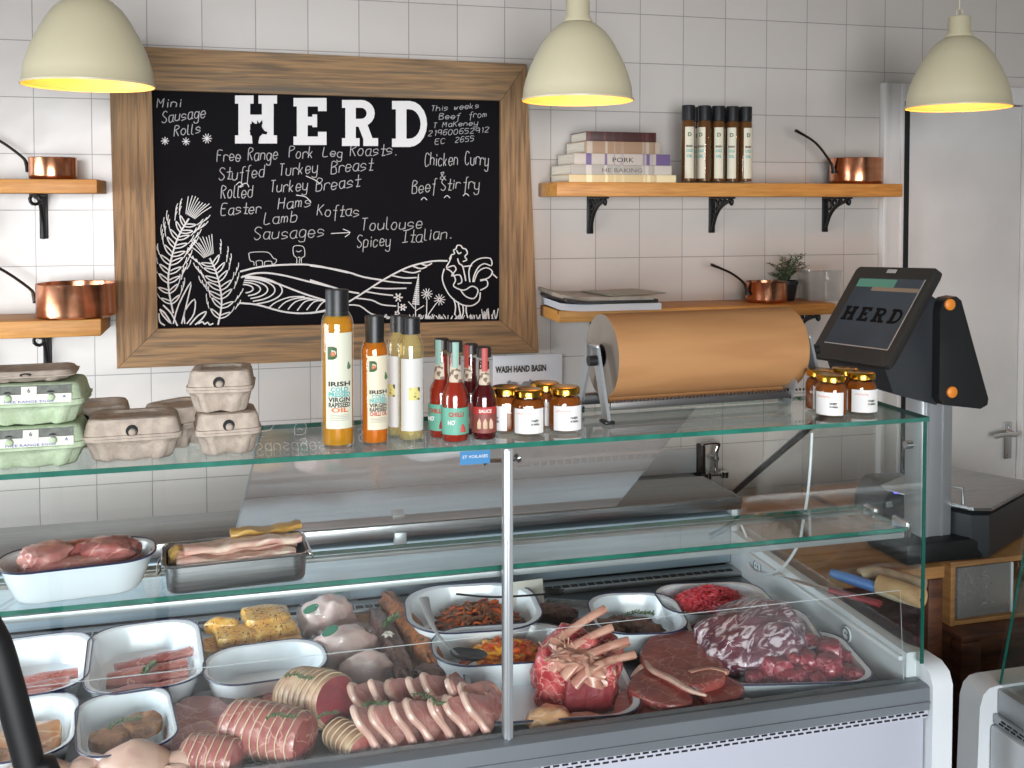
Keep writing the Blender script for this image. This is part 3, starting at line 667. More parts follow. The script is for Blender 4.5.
for k in range(1, 6):
    rx, ry = 18 + 33 * k, 9 + 12 * k; cx_, cy_ = 490 + 2 * k, 520 + 2 * k
    draw(mb, [(cx_ + rx * math.cos(R(a)), cy_ + ry * math.sin(R(a))) for a in range(-88, 96, 23)], rad=.0020)
for k in range(6): draw(mb, [(620 + 45 * k, 612 + 5 * k - (k > 3) * 8), (655 + 45 * k, 585), (720 + 40 * k, 562 + 4 * k), (790 + 26 * k, 560 + 7 * k)], rad=.0019)
for a in ([(0, 320), (90, 332), (180, 350), (260, 375), (350, 390)], [(0, 390), (80, 415), (160, 440), (240, 455)], [(0, 552), (100, 535), (200, 490), (340, 400), (430, 350), (500, 320), (600, 298), (670, 297)]): draw(mb, a, D6, .0027)
for a in ([(345, 392), (420, 402), (495, 405)], [(300, 425), (370, 432), (470, 430)], [(265, 445), (340, 458), (405, 465)], [(220, 478), (300, 488), (350, 510), (420, 517)], [(165, 512), (240, 515), (300, 555), (370, 570)], [(400, 368), (460, 380), (520, 378)], [(450, 345), (500, 355), (540, 345)], [(500, 322), (540, 335), (570, 325)], [(540, 310), (570, 320), (595, 308)]): draw(mb, a, D6, .0022)
mb.build('hills_drawing', M_chalk, board, BO)
mb = MB()
for a in ([(548, 410), (545, 392), (530, 388), (524, 365), (530, 348), (600, 345), (625, 355), (640, 375), (655, 382), (650, 398), (635, 404), (630, 390), (600, 392), (598, 408)], [(560, 412), (558, 390), (585, 388), (588, 410)], [(752, 400), (752, 375), (738, 360), (735, 325), (750, 315), (780, 318), (790, 335), (790, 365), (775, 375), (776, 400)], [(750, 340), (762, 345), (775, 338)], [(757, 372), (768, 372), (764, 398)]): draw(mb, a, rad=.0011)
mb.build('cattle_drawing', M_chalk, board, BO)
mb = MB()
for a in ([(680, 290), (690, 268), (705, 262), (700, 245), (712, 238), (718, 222), (735, 222), (745, 235), (760, 240), (768, 260), (755, 275), (765, 292), (745, 300)], [(690, 275), (680, 300), (665, 330), (700, 320), (712, 340), (690, 370), (730, 365), (740, 400), (720, 410)], [(655, 335), (645, 380), (660, 430), (690, 475), (740, 510), (790, 515), (825, 490), (830, 450)],
          [(665, 335), (690, 350), (710, 390), (700, 420), (750, 440), (790, 420), (820, 440), (800, 480), (760, 470), (735, 440)], [(780, 400), (775, 350), (790, 310), (830, 285), (880, 285), (885, 320), (850, 310), (820, 330), (800, 370), (795, 400)], [(800, 400), (820, 350), (860, 330), (890, 350), (870, 380), (830, 390)], [(885, 355), (912, 380)], [(830, 395), (860, 390), (865, 420), (830, 440)], [(700, 480), (710, 520), (705, 560)], [(722, 495), (728, 530), (735, 565)], [(745, 510), (748, 545), (740, 575)], [(762, 515), (762, 545), (770, 575)], [(720, 285), (728, 310), (745, 325), (760, 395)], [(745, 325), (790, 320)], [(715, 245), (725, 262), (738, 255)]): draw(mb, a, D6, .0021)
mb.build('rooster_drawing', M_chalk, board, BO)
mb = MB(); rnd = random.Random(4)
for k in range(110):
    x = 370 + 540 * rnd.random(); h = rnd.uniform(6, 22) + (35 if x > 840 else 0) * rnd.random(); draw(mb, [(x, 580), (x + rnd.uniform(-12, 12), 578 - h)], D6, .0012)
mb.build('grass_drawing', M_chalk, board, BO); mb = MB()
for cx_, cy_, ro, n in ((430, 475, 22, 6), (453, 523, 18, 6), (425, 552, 13, 5), (570, 458, 28, 11), (632, 486, 28, 11)):
    for k in range(n):
        a = 2 * math.pi * k / n; draw(mb, [(cx_ + 4 * math.cos(a), cy_ + 4 * math.sin(a)), (cx_ + ro * math.cos(a), cy_ + ro * math.sin(a))], D6, .0026 if n < 8 else .0013)
for a in ([(430, 500), (432, 580)], [(570, 485), (568, 580)], [(615, 505), (580, 555), (570, 580)], [(515, 580), (516, 480), (530, 360)], [(510, 530), (480, 495)], [(516, 540), (555, 515)]): draw(mb, a, D6, .0015)
for k in range(14):
    y = 375 + 10 * k; w_ = 3 + k * 1.1; draw(mb, [(528 - k - w_, y), (528 - k + w_, y + 3)], D6, .0024)
mb.build('flower_drawing', M_chalk, board, BO)

# ================================================================== SHELVES, PANS, BOOKS
SD = .2; YS = WALL - SD
def shelf(xa, xb, yt, yb, label, brackets, ornate):
    pa, pb = at(xa, yt, Y=YS), at(xb, yt, Y=YS); zt = (pa.z + pb.z) / 2; zb = zt - abs(yb - yt) * mpp(pb)
    t = thing('wall_shelf', label, 'shelf', ((pa.x + pb.x) / 2, WALL - .001, zb), group='pine wall shelves'); Oo = tuple(t.location)
    MB().span((pa.x, YS, zb), (pb.x, WALL - .001, zt), .003).build('board', M_shelf, t, Oo)
    for bx in brackets:
        x = at(bx, yb + 8, Y=WALL - .07).x; mb = MB(); h = .118 if ornate else .125
        mb.box((x, WALL - .004, zb - h / 2), (.022, .006, h), .002); mb.box((x, WALL - .078, zb - .004), (.020, .15, .006), .002)
        if ornate:
            mb.tube(smooth([(x, WALL - .008, zb - h + .01), (x, WALL - .035, zb - .06), (x, WALL - .075, zb - .03), (x, WALL - .14, zb - .010)], 4), .006, 8)
            for k, (dy, dz, r) in enumerate(((.028, .026, .016), (.062, .020, .011), (.018, .062, .010), (.095, .015, .008))):
                mb.tube([(x, WALL - dy + r * math.cos(a * .6), zb - dz + r * math.sin(a * .6)) for a in range(11)], .0042, 6)
            mb.tube(smooth([(x - .002, WALL - .13, zb - .008), (x, WALL - .15, zb - .012), (x, WALL - .145, zb - .024), (x, WALL - .133, zb - .018)], 3), .005, 6)
        else:
            mb.tube(smooth([(x, WALL - .010, zb - h), (x, WALL - .02, zb - .07), (x, WALL - .06, zb - .02), (x, WALL - .12, zb - .008)], 4), .006, 8)
            mb.tube([(x + .013 * math.cos(a * .6), WALL - .125, zb - .016 + .013 * math.sin(a * .6)) for a in range(11)], .005, 6)
        mb.build('bracket', M_iron, t, Oo)
    return zt, t
zUL, _ = shelf(-45, 97, 179, 193, 'pine wall shelf holding the smallest copper pan above the egg boxes', (-20, 39), False)
zLL, _ = shelf(-45, 101, 321, 338, 'pine wall shelf under the wide copper pan beside the chalkboard', (-20, 43), False)
zUR, _ = shelf(557, 903, 183, 196, 'long pine wall shelf with books and bottles on three scrolled brackets', (597, 721, 836), True)
zLR, _ = shelf(559, 836, 307, 318, 'pine wall shelf with magazines and a herb pot behind the paper roll', (600, 806), True)

def make_pan(D, H, hl, hdir, rise=.075):
    t = thing('copper_pan', '', 'pan'); r = D / 2
    mb = MB(); mb.lathe([(0, 0), (r * .93, 0), (r * .985, .004), (r, .012), (r, H - .002), (r + .0012, H), (r - .0015, H), (r - .002, H - .002), (r - .002, .01), (r * .9, .004), (0, .004)], 48); mb.build('pan_body', M_copper, t)
    d = Vector((math.cos(hdir), math.sin(hdir), 0)); s = Vector((-d.y, d.x, 0))
    z0 = H * .55
    pts = smooth([d * (r + .003) + Vector((0, 0, z0 - .012)), d * (r + .007) + Vector((0, 0, z0 + .008)), d * (r + .02) + Vector((0, 0, z0 + .03)), d * (r + hl * .5) + Vector((0, 0, z0 + rise * .7)), d * (r + hl) + Vector((0, 0, z0 + rise))], 4)
    n = len(pts); h = MB(); h.tube(pts, [.010 - .0045 * min(1, i / n * 2.2) + (.003 * max(0, i / n - .8) * 5) for i in range(n)], 10, flat=.7); ho = h.build('pan_handle', M_cast, t)
    h = MB()
    for k in (-.012, .012): h.lathe([(0, .004), (.003, .003), (.005, 0)], 10, M=Matrix.Translation(d * (r + .001) + s * k + Vector((0, 0, z0 - .008))) @ d.to_track_quat('Z', 'Y').to_matrix().to_4x4())
    h.build('rivet', M_cast, ho)
    return t
def pan(px, py, wpx, hpx, zt, Y, hdir, hl, label, rise=.11):
    p = at(px, py, Y=Y); k = mpp(p); t = make_pan(wpx * k * .95, hpx * k * .93, hl, hdir, rise); t.location = (p.x, Y, zt); tag(t, label, 'pan', 'copper saucepans')
pan(53, 177, 47, 24, zUL, WALL - .10, R(172), .17, 'smallest copper saucepan, alone on the upper pine shelf beside the chalkboard')
pan(76.5, 320, 78, 36, zLL, WALL - .11, R(176), .2, 'widest copper saucepan with a curved black handle, overhanging the shelf by the chalkboard', .125)
pan(856, 182, 54, 28, zUR, WALL - .10, R(184), .15, 'copper saucepan at the bare end of the book shelf near the door', .125)
pan(766, 304, 43, 22, zLR, WALL - .10, R(184), .135, 'small copper saucepan in front of the potted herb on the shelf', .088)

bz = zUR
bk = [(560, 673, 7.5, '#cdb98c', '#e6d9b0', 'cream cookbook with a yellow spine at the bottom of the pile', ''), (560, 669, 9.5, '#a8a39c', '#c9c3ba', 'grey-white cookbook second from the bottom of the pile', 'HE BAKING'), (566, 668, 11, '#b9b0a6', '#6b5a86', 'cookbook lettered PORK with purple spine ends in the pile', 'PORK'), (575, 658, 12, '#9c8067', '#b7a99a', 'thick tan cookbook second from the top of the pile', ''), (579, 655, 9.5, '#3f2220', '#5b3331', 'dark maroon cookbook lying on top of the pile', '')]
for i, (xa, xb, hp_, cc, ce, lab, ttl) in enumerate(bk):
    k = mpp(at(615, 175, Y=WALL - .12)); th = hp_ * k; a = at(xa, 180, Y=WALL - .12).x; L = (at(xb, 180, Y=WALL - .17).x - a)
    rz = R(2 + 3 * (i % 2)) ; Wd = .175 - .008 * i
    t = thing('cookbook', lab, 'book', (a + L / 2, WALL - .105, bz), rz, 'cookbooks piled on the shelf')
    cov = mat('book_cover_%d' % i, cc, .5, 0, ce, 9, .5, .52, stretch=(1.2, .01, .01)); w2 = .0022
    mb = MB(); mb.span((-L / 2, -Wd / 2, 0), (L / 2, Wd / 2, w2), .0006); mb.span((-L / 2, -Wd / 2, th - w2), (L / 2, Wd / 2, th - .0001), .0006); mb.span((-L / 2, -Wd / 2 - .001, 0), (L / 2, -Wd / 2 + .003, th - .0001), .001); mb.build('cover', cov, t)
    MB().span((-L / 2 + .004, -Wd / 2 + .003, w2), (L / 2 - .004, Wd / 2 - .004, th - w2)).build('page_block', mat('book_pages', '#d9d2c2', .8, 0, '#c6bfae', 900, stretch=(.01, .01, 1)), t)
    if ttl: text(ttl, 'spine_title', mat('ink_black', '#1a1718', .6) if i != 1 else mat('ink_greyed', '#6a6660', .7), t, th * .6, Matrix.Translation((0, -Wd / 2 - .0012, th * .25)) @ STAND, L * (.22 if i != 1 else .4), depth=.0002)
    bz += th
# magazines on the lower shelf
mz = zLR
for i, (L, Wd, th, cx_, dz, col, lab) in enumerate(((.315, .23, .020, 600, 0, '#c3c7cc', 'white-edged magazine lying at the bottom of the shelf pile'), (.30, .22, .010, 598, .01, '#2e2d2f', 'dark magazine between two pale ones in the shelf pile'), (.31, .21, .011, 594, .02, '#9c9488', 'grey curled magazine on top of the shelf pile'), (.2, .17, .004, 622, .06, '#8a8878', 'olive leaflet sticking out over the magazine pile'))):
    p = at(cx_, 300, Y=WALL - .12); mb = MB(); n = 16; rings = []
    for j in range(n + 1):
        u = j / n; x = (u - .5) * L; z = .022 * max(0, .25 - u) ** 1.5 * 4 * ((i + 1) * .5 if i < 3 else .1)
        rings.append([(x, -Wd / 2, z), (x, Wd / 2, z), (x, Wd / 2, z + th), (x, -Wd / 2, z + th)])
    mb.loft(rings, sm=False)
    t = mb.build('magazine', [mat('magazine_cover_%d' % i, col, .35, 0, '#7d776c' if i == 2 else col, 14)]); t.location = (p.x, WALL - .118 - .004 * i, mz); t.rotation_euler = (0, 0, R((-2, 3, -5, 14)[i])); tag(t, lab, 'magazine', 'magazines on the lower shelf'); mz += th + .0005

# ---------------------------------------------------------------- bottles
def oil_bottle(R0, H, name, oil, cap, lw=1.9, lab_col='#e2dcc6', l0=.16, l1=.68, neck=.42, caph=.17, shoulder=.73):
    t = thing(name, '', 'bottle')
    zs = H * shoulder; rn = R0 * neck; zc = H * (1 - caph)
    MB().lathe([(0, 0), (R0 * .95, 0), (R0, .004), (R0, zs), (R0 * .93, zs + .010), (rn * 1.15, zs + .022), (rn, zs + .03), (rn, zc + .004)], 32).build('bottle_glass', M_bottle, t)
    ri = R0 - .0022; MB().lathe([(0, .006), (ri, .006), (ri, zs), (ri * .9, zs + .009), (rn * .95, zs + .021), (rn * .82, zs + .028), (0, zs + .028)], 28).build('oil', oil, t)
    MB().lathe([(rn * 1.22, zc - .004), (rn * 1.18, zc), (rn * 1.18, H - .002), (rn * 1.15, H), (0, H)], 24).build('bottle_cap', cap, t)
    a = lw / 2; n = 16
    lo = MB().lathe([(R0 + .0004, H * l0), (R0 + .0006, H * l0), (R0 + .0006, H * l1), (R0 + .0004, H * l1)], n, a0=-math.pi / 2 - a, a1=-math.pi / 2 + a).build('paper_label', mat('label_' + lab_col[1:], lab_col, .6), t)
    return t, lo, R0 + .0009
def liquid(name, col, dens=.5):
    if name in MATS: return MATS[name]
    m = bpy.data.materials.new(name); m.use_nodes = True; MATS[name] = m; nt = m.node_tree; N = nt.nodes; L = nt.links; b = N['Principled BSDF']
    c = hx(col); b.inputs['Base Color'].default_value = c; b.inputs['Roughness'].default_value = .12
    tr = N.new('ShaderNodeBsdfTransparent'); tr.inputs[0].default_value = tuple(min(1, v ** .6 * 1.02) for v in c[:3]) + (1,)
    x = N.new('ShaderNodeMixShader'); x.inputs[0].default_value = dens; L.new(tr.outputs[0], x.inputs[1]); L.new(b.outputs[0], x.inputs[2]); L.new(x.outputs[0], N['Material Output'].inputs[0]); return m
L_gold, L_amber, L_pale = liquid('golden_oil', '#efb23a', .34), liquid('amber_oil', '#ea8a28', .42), liquid('pale_oil', '#eadaa4', .22)
L_shelf = liquid('brown_oil', '#8a5a2c', .45); L_red = liquid('red_sauce', '#8f2a1c', .88); L_dkred = liquid('dark_red_sauce', '#4a1013', .9); L_honey = liquid('honey', '#a0561c', .5)
I_blk, I_teal, I_grn, I_org, I_red = (mat('ink_' + n, c, .6) for n, c in (('dark', '#22211f'), ('teal', '#3f9a9a'), ('green', '#3d5a34'), ('orange', '#c8683a'), ('red', '#a5302c')))
def ltext(lo, s, R0, z, size, ink, x=0, fit=None): return text(s, 'label_print', ink, lo, size, Matrix.Translation((x, 0, z)) @ STAND, fit, cyl=R0, depth=.0001, bold=size * .035)
def rapeseed(lo, rr, H, last, ink):
    w = rr * 1.5
    text('D', 'label_print', I_grn, lo, H * .10, Matrix.Translation((-rr * .35, 0, H * .575)) @ STAND, None, cyl=rr, depth=.0001, bold=H * .006); text('o', 'label_print', I_org, lo, H * .05, Matrix.Translation((-rr * .38, 0, H * .592)) @ STAND, None, cyl=rr, depth=.0002, bold=H * .003)
    for s, z, k in (('IRISH', .40, I_blk), ('COLD', .365, I_teal), ('PRESSED', .333, I_teal), ('VIRGIN', .30, I_blk), ('RAPESEED', .267, I_blk), (last, .235, ink)): ltext(lo, s, rr, H * z, H * .040, k, 0, w * (.9 if len(s) > 4 else .7))
    mb = MB()
    for z in (.215, .205, .195, .183): mb.lathe([(rr, H * z), (rr + .0002, H * z + .0009)], 10, a0=-math.pi / 2 - .6, a1=-math.pi / 2 + .6)
    mb.build('label_small_print', mat('ink_grey', '#a09c90', .7), lo)
    mb = MB(); a = -math.pi / 2 + .55; mb.lathe([(0, 0), (.0035, .003), (.0038, .005), (.002, .010), (0, .014)], 10, M=Matrix.Translation((rr * math.cos(a), rr * math.sin(a), H * .50)) @ Matrix.Diagonal((1, .25, 1, 1))); mb.build('drop_mark', I_grn, lo)
def counter_pos(px, py): return at(px, py, Z=ZT)
def face(p): return -math.atan2(p.x, p.y)
def stand(t, px, py, lab, grp, turn=0):
    p = counter_pos(px, py); t.location = (p.x, p.y, ZT + .0005); t.rotation_euler = (0, 0, face(p) + turn); t['label'] = lab; t['group'] = grp
def hgt(px, py, top): p = counter_pos(px, py); return (py - top) * mpp(p) * 1.005
G1 = 'oil bottles on the counter'
H = hgt(338, 446, 290); k = mpp(counter_pos(338, 446))
t, lo, rr = oil_bottle(16.3 * k, H, 'oil_bottle', L_gold, M_black, 1.75, '#c6c7b4', .13, .735, .60, .16, .78); rapeseed(lo, rr, H, 'OIL', I_org); stand(t, 338, 446, 'tallest oil bottle with golden oil and a black cap, nearest the egg boxes', G1, .12)
H = hgt(375, 444, 316); t, lo, rr = oil_bottle(13.6 * k, H, 'oil_bottle', L_amber, M_black, 1.7, '#cbc2aa', .13, .70, .60, .23, .73); rapeseed(lo, rr, H * 1.02, 'CHILLI OIL', I_red); stand(t, 375, 444, 'orange oil bottle with a tall black cap and red-printed cream label', G1, .3)
def clear_bottle():
    H = hgt(411, 441, 318); t, lo, rr = oil_bottle(13.2 * k, H, 'oil_bottle', L_pale, M_black, 1.9, '#c2c0bb', .10, .68, .62, .11, .76)
    mb = MB(); mb.lathe([(rr + .0001, H * .35), (rr + .0006, H * .37), (rr + .0006, H * .43), (rr + .0001, H * .45)], 12, a0=-math.pi / 2 - .3, a1=-math.pi / 2 + .55); mb.build('yellow_emblem', mat('emblem_yellow', '#c9bd72', .6, 0, '#4a4a35', 60, .55, .6), lo)
    return t
t = clear_bottle(); stand(t, 411, 441, 'clear bottle of pale oil with a white label and yellow emblem', G1, .15)
t2 = dup(t, (0, 0, 0)); stand(t2, 400, 437, 'pale oil bottle half hidden behind the white-labelled one', G1, -.9)
def sauce_bottle(liq, labc, strip_c):
    t = thing('sauce_bottle', '', 'bottle'); H = .165; r = .0228
    pr = [(0, 0), (r * .95, 0), (r, .004), (r, .070), (r * .94, .080), (r * .62, .095), (r * .5, .108), (r * .46, .150)]
    MB().lathe(pr, 28).build('bottle_glass', M_bottle, t)
    MB().lathe([(max(0, a - .0018), z + .001) for a, z in pr[:-1]] + [(r * .42, .138), (0, .138)], 24).build('sauce', liq, t)
    MB().lathe([(r * .5, .146), (r * .58, .147), (r * .58, .163), (r * .5, H), (0, H)], 22).build('bottle_cap', mat('cap_dark', '#2a2322', .4), t)
    lo = MB().lathe([(r + .0003, .013), (r + .0006, .013), (r + .0006, .056), (r + .0003, .057)], 18, a0=-math.pi / 2 - 1.25, a1=-math.pi / 2 + 1.25).build('paper_label', mat('label_' + labc[1:], labc, .55), t)
    nk = MB().lathe([(r * .66, .098), (r * .56, .112), (r * .54, .126)], 10, a0=-math.pi / 2 - .8, a1=-math.pi / 2 + .8).build('neck_label', mat('neck_label', '#b9a894', .6, 0, '#6a5a4a', 120, .5, .55), t)
    st = MB().lathe([(r * .6, .122), (r * .6, .164)], 5, a0=-math.pi / 2 - .4, a1=-math.pi / 2 + .4).build('seal_strip', mat('seal_' + labc[1:], strip_c, .5), t)
    return t, lo, r + .0009
t, lo, rr = sauce_bottle(L_red, '#5e9c86', '#7f9f92'); k0 = hgt(455, 440, 341) / .165; t.scale = (k0,) * 3
ltext(lo, 'CHILLI', rr, .043, .010, I_red, 0, rr * 1.1); ltext(lo, 'HOT', rr, .030, .010, M_chalk, -.006, rr * .7)
mb = MB(); a = -math.pi / 2 + .45; mb.lathe([(0, 0), (.005, 0), (.0045, .006), (.002, .012), (0, .014)], 8, M=Matrix.Translation((rr * math.cos(a), rr * math.sin(a), .017)) @ Matrix.Diagonal((1, .3, 1, 1))); mb.build('red_flask_mark', I_red, lo)
stand(t, 455, 440, 'red sauce bottle with a mint green label in front', 'sauce bottles', .1)
t2 = dup(t, (0, 0, 0)); stand(t2, 442, 436, 'red sauce bottle half hidden behind the mint-labelled one', 'sauce bottles', -.5)
t, lo, rr = sauce_bottle(L_dkred, '#7c4038', '#a03a32'); k0 = hgt(484, 438, 347) / .165; t.scale = (k0,) * 3
mb = MB(); mb.lathe([(rr, .047), (rr + .0003, .056), (rr, .060)], 14, a0=-math.pi / 2 - 1.1, a1=-math.pi / 2 + 1.1); mb.build('label_scroll', I_red, lo); ltext(lo, 'SAUCE', rr + .0003, .050, .008, M_label, 0, rr * 1.0)
mb = MB()
for x in (-.45, 0, .45): mb.lathe([(0, 0), (.004, .002), (.004, .012), (.0025, .016), (0, .02)], 8, M=Matrix.Translation((rr * math.sin(x), -rr * math.cos(x), .02)) @ Matrix.Diagonal((1, .3, 1, 1)))
mb.build('label_figures', mat('label_cream_marks', '#c0a488', .6), lo)
stand(t, 484, 438, 'dark red sauce bottle with a maroon label and red striped seal', 'sauce bottles', .1)
t2 = dup(t, (0, 0, 0)); stand(t2, 471, 433, 'dark red sauce bottle squeezed behind, between the two front sauce bottles', 'sauce bottles', -.7)

def honey_jar():
    t = thing('honey_jar', '', 'jar'); r, H = .0285, .078
    def ring(rad, z): return [(rad * (1 + .035 * math.cos(6 * a)) * math.cos(a), rad * (1 + .035 * math.cos(6 * a)) * math.sin(a), z) for a in [2 * math.pi * j / 36 for j in range(36)]]
    MB().loft([ring(r * .9, 0), ring(r, .004), ring(r, .052), ring(r * .92, .058), ring(r * .80, .062), ring(r * .80, .066)], True, False).build('jar_glass', M_bottle, t)
    MB().loft([ring(r * .85, .004), ring(r * .95, .007), ring(r * .95, .051), ring(r * .87, .057), ring(r * .74, .061)]).build('honey', L_honey, t)
    MB().lathe([(r * .86, .0655), (r * .90, .066), (r * .90, .074), (r * .86, .0765), (r * .8, .0775), (0, .0765)], 36).build('gold_lid', mat('gold_lid', '#c79a3c', .22, 1), t)
    lo = MB().lathe([(r * 1.045, .006), (r * 1.05, .006), (r * 1.05, .048), (r * 1.045, .048)], 20, a0=-math.pi / 2 - .95, a1=-math.pi / 2 + .95).build('paper_label', mat('label_white', '#d8d6d3', .6), t)
    rr = r * 1.055
    ltext(lo, 'HONEY', rr, .026, .0052, I_blk, .006); ltext(lo, 'PURE IRISH', rr, .0205, .0042, I_blk, .006)
    mb = MB()
    for i in range(7): mb.box((rr * math.sin(-.7 + .12 * i), -rr * math.cos(-.7 + .12 * i) - .0002, .039 + .0015 * (i % 2)), (.0016, .0004, .0022))
    mb.build('comb_marks', I_org, lo)
    return t
jar0 = honey_jar()
jl = [(528, 434, 'honey jar beside the sauce bottles, first in the front pair', .1), (565, 431, 'honey jar of the front pair standing by the paper roll stand', .25), (506, 431, 'honey jar tucked between the dark red sauce and the front honey jars', -.9), (545, 426, 'honey jar behind the front pair by the hand basin sign', .6),
      (831, 416, 'honey jar in front of the till screen, nearer the paper roll', -.15), (861, 413, 'honey jar under the till screen, nearest the counter corner', .35), (820, 410, 'honey jar mostly hidden behind the others by the roll stand', .5), (845, 408, 'honey jar showing only its lid behind the pair under the till screen', .9)]
for i, (px, py, lab, tn) in enumerate(jl):
    t = jar0 if i == 0 else dup(jar0, (0, 0, 0)); t.scale = (1.03,) * 3; stand(t, px, py, lab, 'honey jars', tn)
# bottles on the upper shelf
Hs = (183 - 107) * mpp(at(715, 183, Y=WALL - .12)); b0 = None
for i, (px, dy) in enumerate(((688, .15), (704, .15), (718, .15), (732, .15), (745, .15), (695, .09), (712, .09), (727, .09), (741, .09))):
    p = at(px, 183, Y=WALL - dy)
    if b0 is None:
        t, lo, rr = oil_bottle(.0222, Hs, 'oil_bottle', L_shelf, M_black, 1.3, '#cfc9b4', .06, .72, .78, .18, .765); b0 = t
        ltext(lo, 'D', rr, Hs * .60, Hs * .07, I_grn); ltext(lo, 'IRISH', rr, Hs * .46, .009, I_blk, 0, rr * .9); ltext(lo, 'COLD', rr, Hs * .40, .012, I_teal, 0, rr * .9); ltext(lo, 'OIL', rr, Hs * .33, .012, I_teal, 0, rr * .8)
    else: t = dup(b0, (0, 0, 0))
    t.location = (p.x, WALL - dy, zUR); t.rotation_euler = (0, 0, face(p) + (.2, -.5, .1, -.1, .45, .3, -.2, .2, .1)[i])
    tag(t, ('first brown oil bottle beside the books on the upper shelf', 'second oil bottle from the books in the front row', 'third oil bottle from the books in the front row', 'fourth oil bottle from the books in the front row', 'last oil bottle of the front row, toward the copper pan')[i] if i < 5 else 'oil bottle standing in the hidden back row on the upper shelf', 'bottle', 'front oil bottles on the upper shelf' if i < 5 else 'back oil bottles on the upper shelf')

# potted herb and clear tub on the lower shelf
p = at(785, 303, Y=WALL - .07); hp_ = thing('potted_herb', 'straggly dark herb plant in a small black pot on the lower shelf', 'plant', (p.x, WALL - .07, zLR))
MB().lathe([(0, 0), (.030, 0), (.040, .055), (.043, .056), (.043, .066), (.038, .066), (.036, .058), (0, .056)], 24).build('plant_pot', M_black, hp_)
mb = MB(); lf = MB(); rnd = random.Random(8)
for k in range(34):
    a = rnd.uniform(0, 6.28); sp_ = rnd.uniform(.01, .085); h = rnd.uniform(.02, .10)
    pts = smooth([(0, 0, .055), (sp_ * .4 * math.cos(a), sp_ * .4 * math.sin(a), .055 + h * .6), (sp_ * math.cos(a), sp_ * math.sin(a), .055 + h)], 4); mb.tube(pts, .0011, 5)
    for j, q in enumerate(pts[2:]):
        for s in range(3): b_ = rnd.uniform(0, 6.28); e = Vector((math.cos(b_), math.sin(b_), rnd.uniform(-.2, .7))) * .014; lf.tube([q, q + e * .5, q + e], [.0008, .0028, .0006], 5, flat=.3)
mb.build('stems', M_herb, hp_); lf.build('foliage', mat('dark_herb', '#3b4230', .7, 0, '#55583f', 60), hp_)
p = at(819, 303, Y=WALL - .09); tub = thing('plastic_tub', 'empty clear plastic tub at the end of the lower shelf', 'tub', (p.x, WALL - .09, zLR), R(-8))
kk = mpp(p); tw, th_ = 36 * kk, 30 * kk
mb = MB(); mb.loft([rrect(tw * .9, .10, .012, 0), rrect(tw, .11, .014, th_), rrect(tw * .97, .105, .013, th_), rrect(tw * .87, .096, .012, .003)]); mb.build('tub_body', M_clearbox, tub)
mb = MB(); mb.loft([rrect(tw * 1.04, .115, .014, th_), rrect(tw * 1.04, .115, .014, th_ + .004)]); mb.build('tub_lid', M_clearbox, tub)
# hand basin sign
a, b_ = at(493, 356, Y=WALL - .004), at(562, 402, Y=WALL - .004)
sg = thing('basin_sign', 'white WASH HAND BASIN notice fixed to the tiles', 'sign', ((a.x + b_.x) / 2, WALL - .001, b_.z)); sw, sh = b_.x - a.x, a.z - b_.z
MB().box((0, -.003, sh / 2), (sw, .004, sh), .001).build('sign_plate', mat('sign_white', '#e4e3e5', .4), sg)
text('WASH HAND BASIN', 'sign_lettering', I_blk, sg, .028, Matrix.Translation((-sw * .1, -.0056, sh * .66)) @ STAND, 53 * mpp(a), depth=.0004, bold=.0009)
mb = MB()
for s in (-1, 1): mb.lathe([(0, 0), (.012, .001), (.014, .008), (.010, .013), (0, .014)], 14, M=Matrix.Translation((-sw * .12 + s * .02, -.006, sh * .40)) @ Matrix.Rotation(R(90 + 0), 4, 'X') @ Matrix.Diagonal((1, .75, .15, 1))); mb.box((-sw * .12 + s * .034, -.006, sh * .44), (.012, .0015, .016), 0, Matrix.Rotation(R(30 * s), 3, 'Y'))
mb.box((-sw * .12, -.006, sh * .37), (.07, .0015, .010)); mb.build('hands_pictogram', mat('sign_grey', '#8a898c', .6), sg)
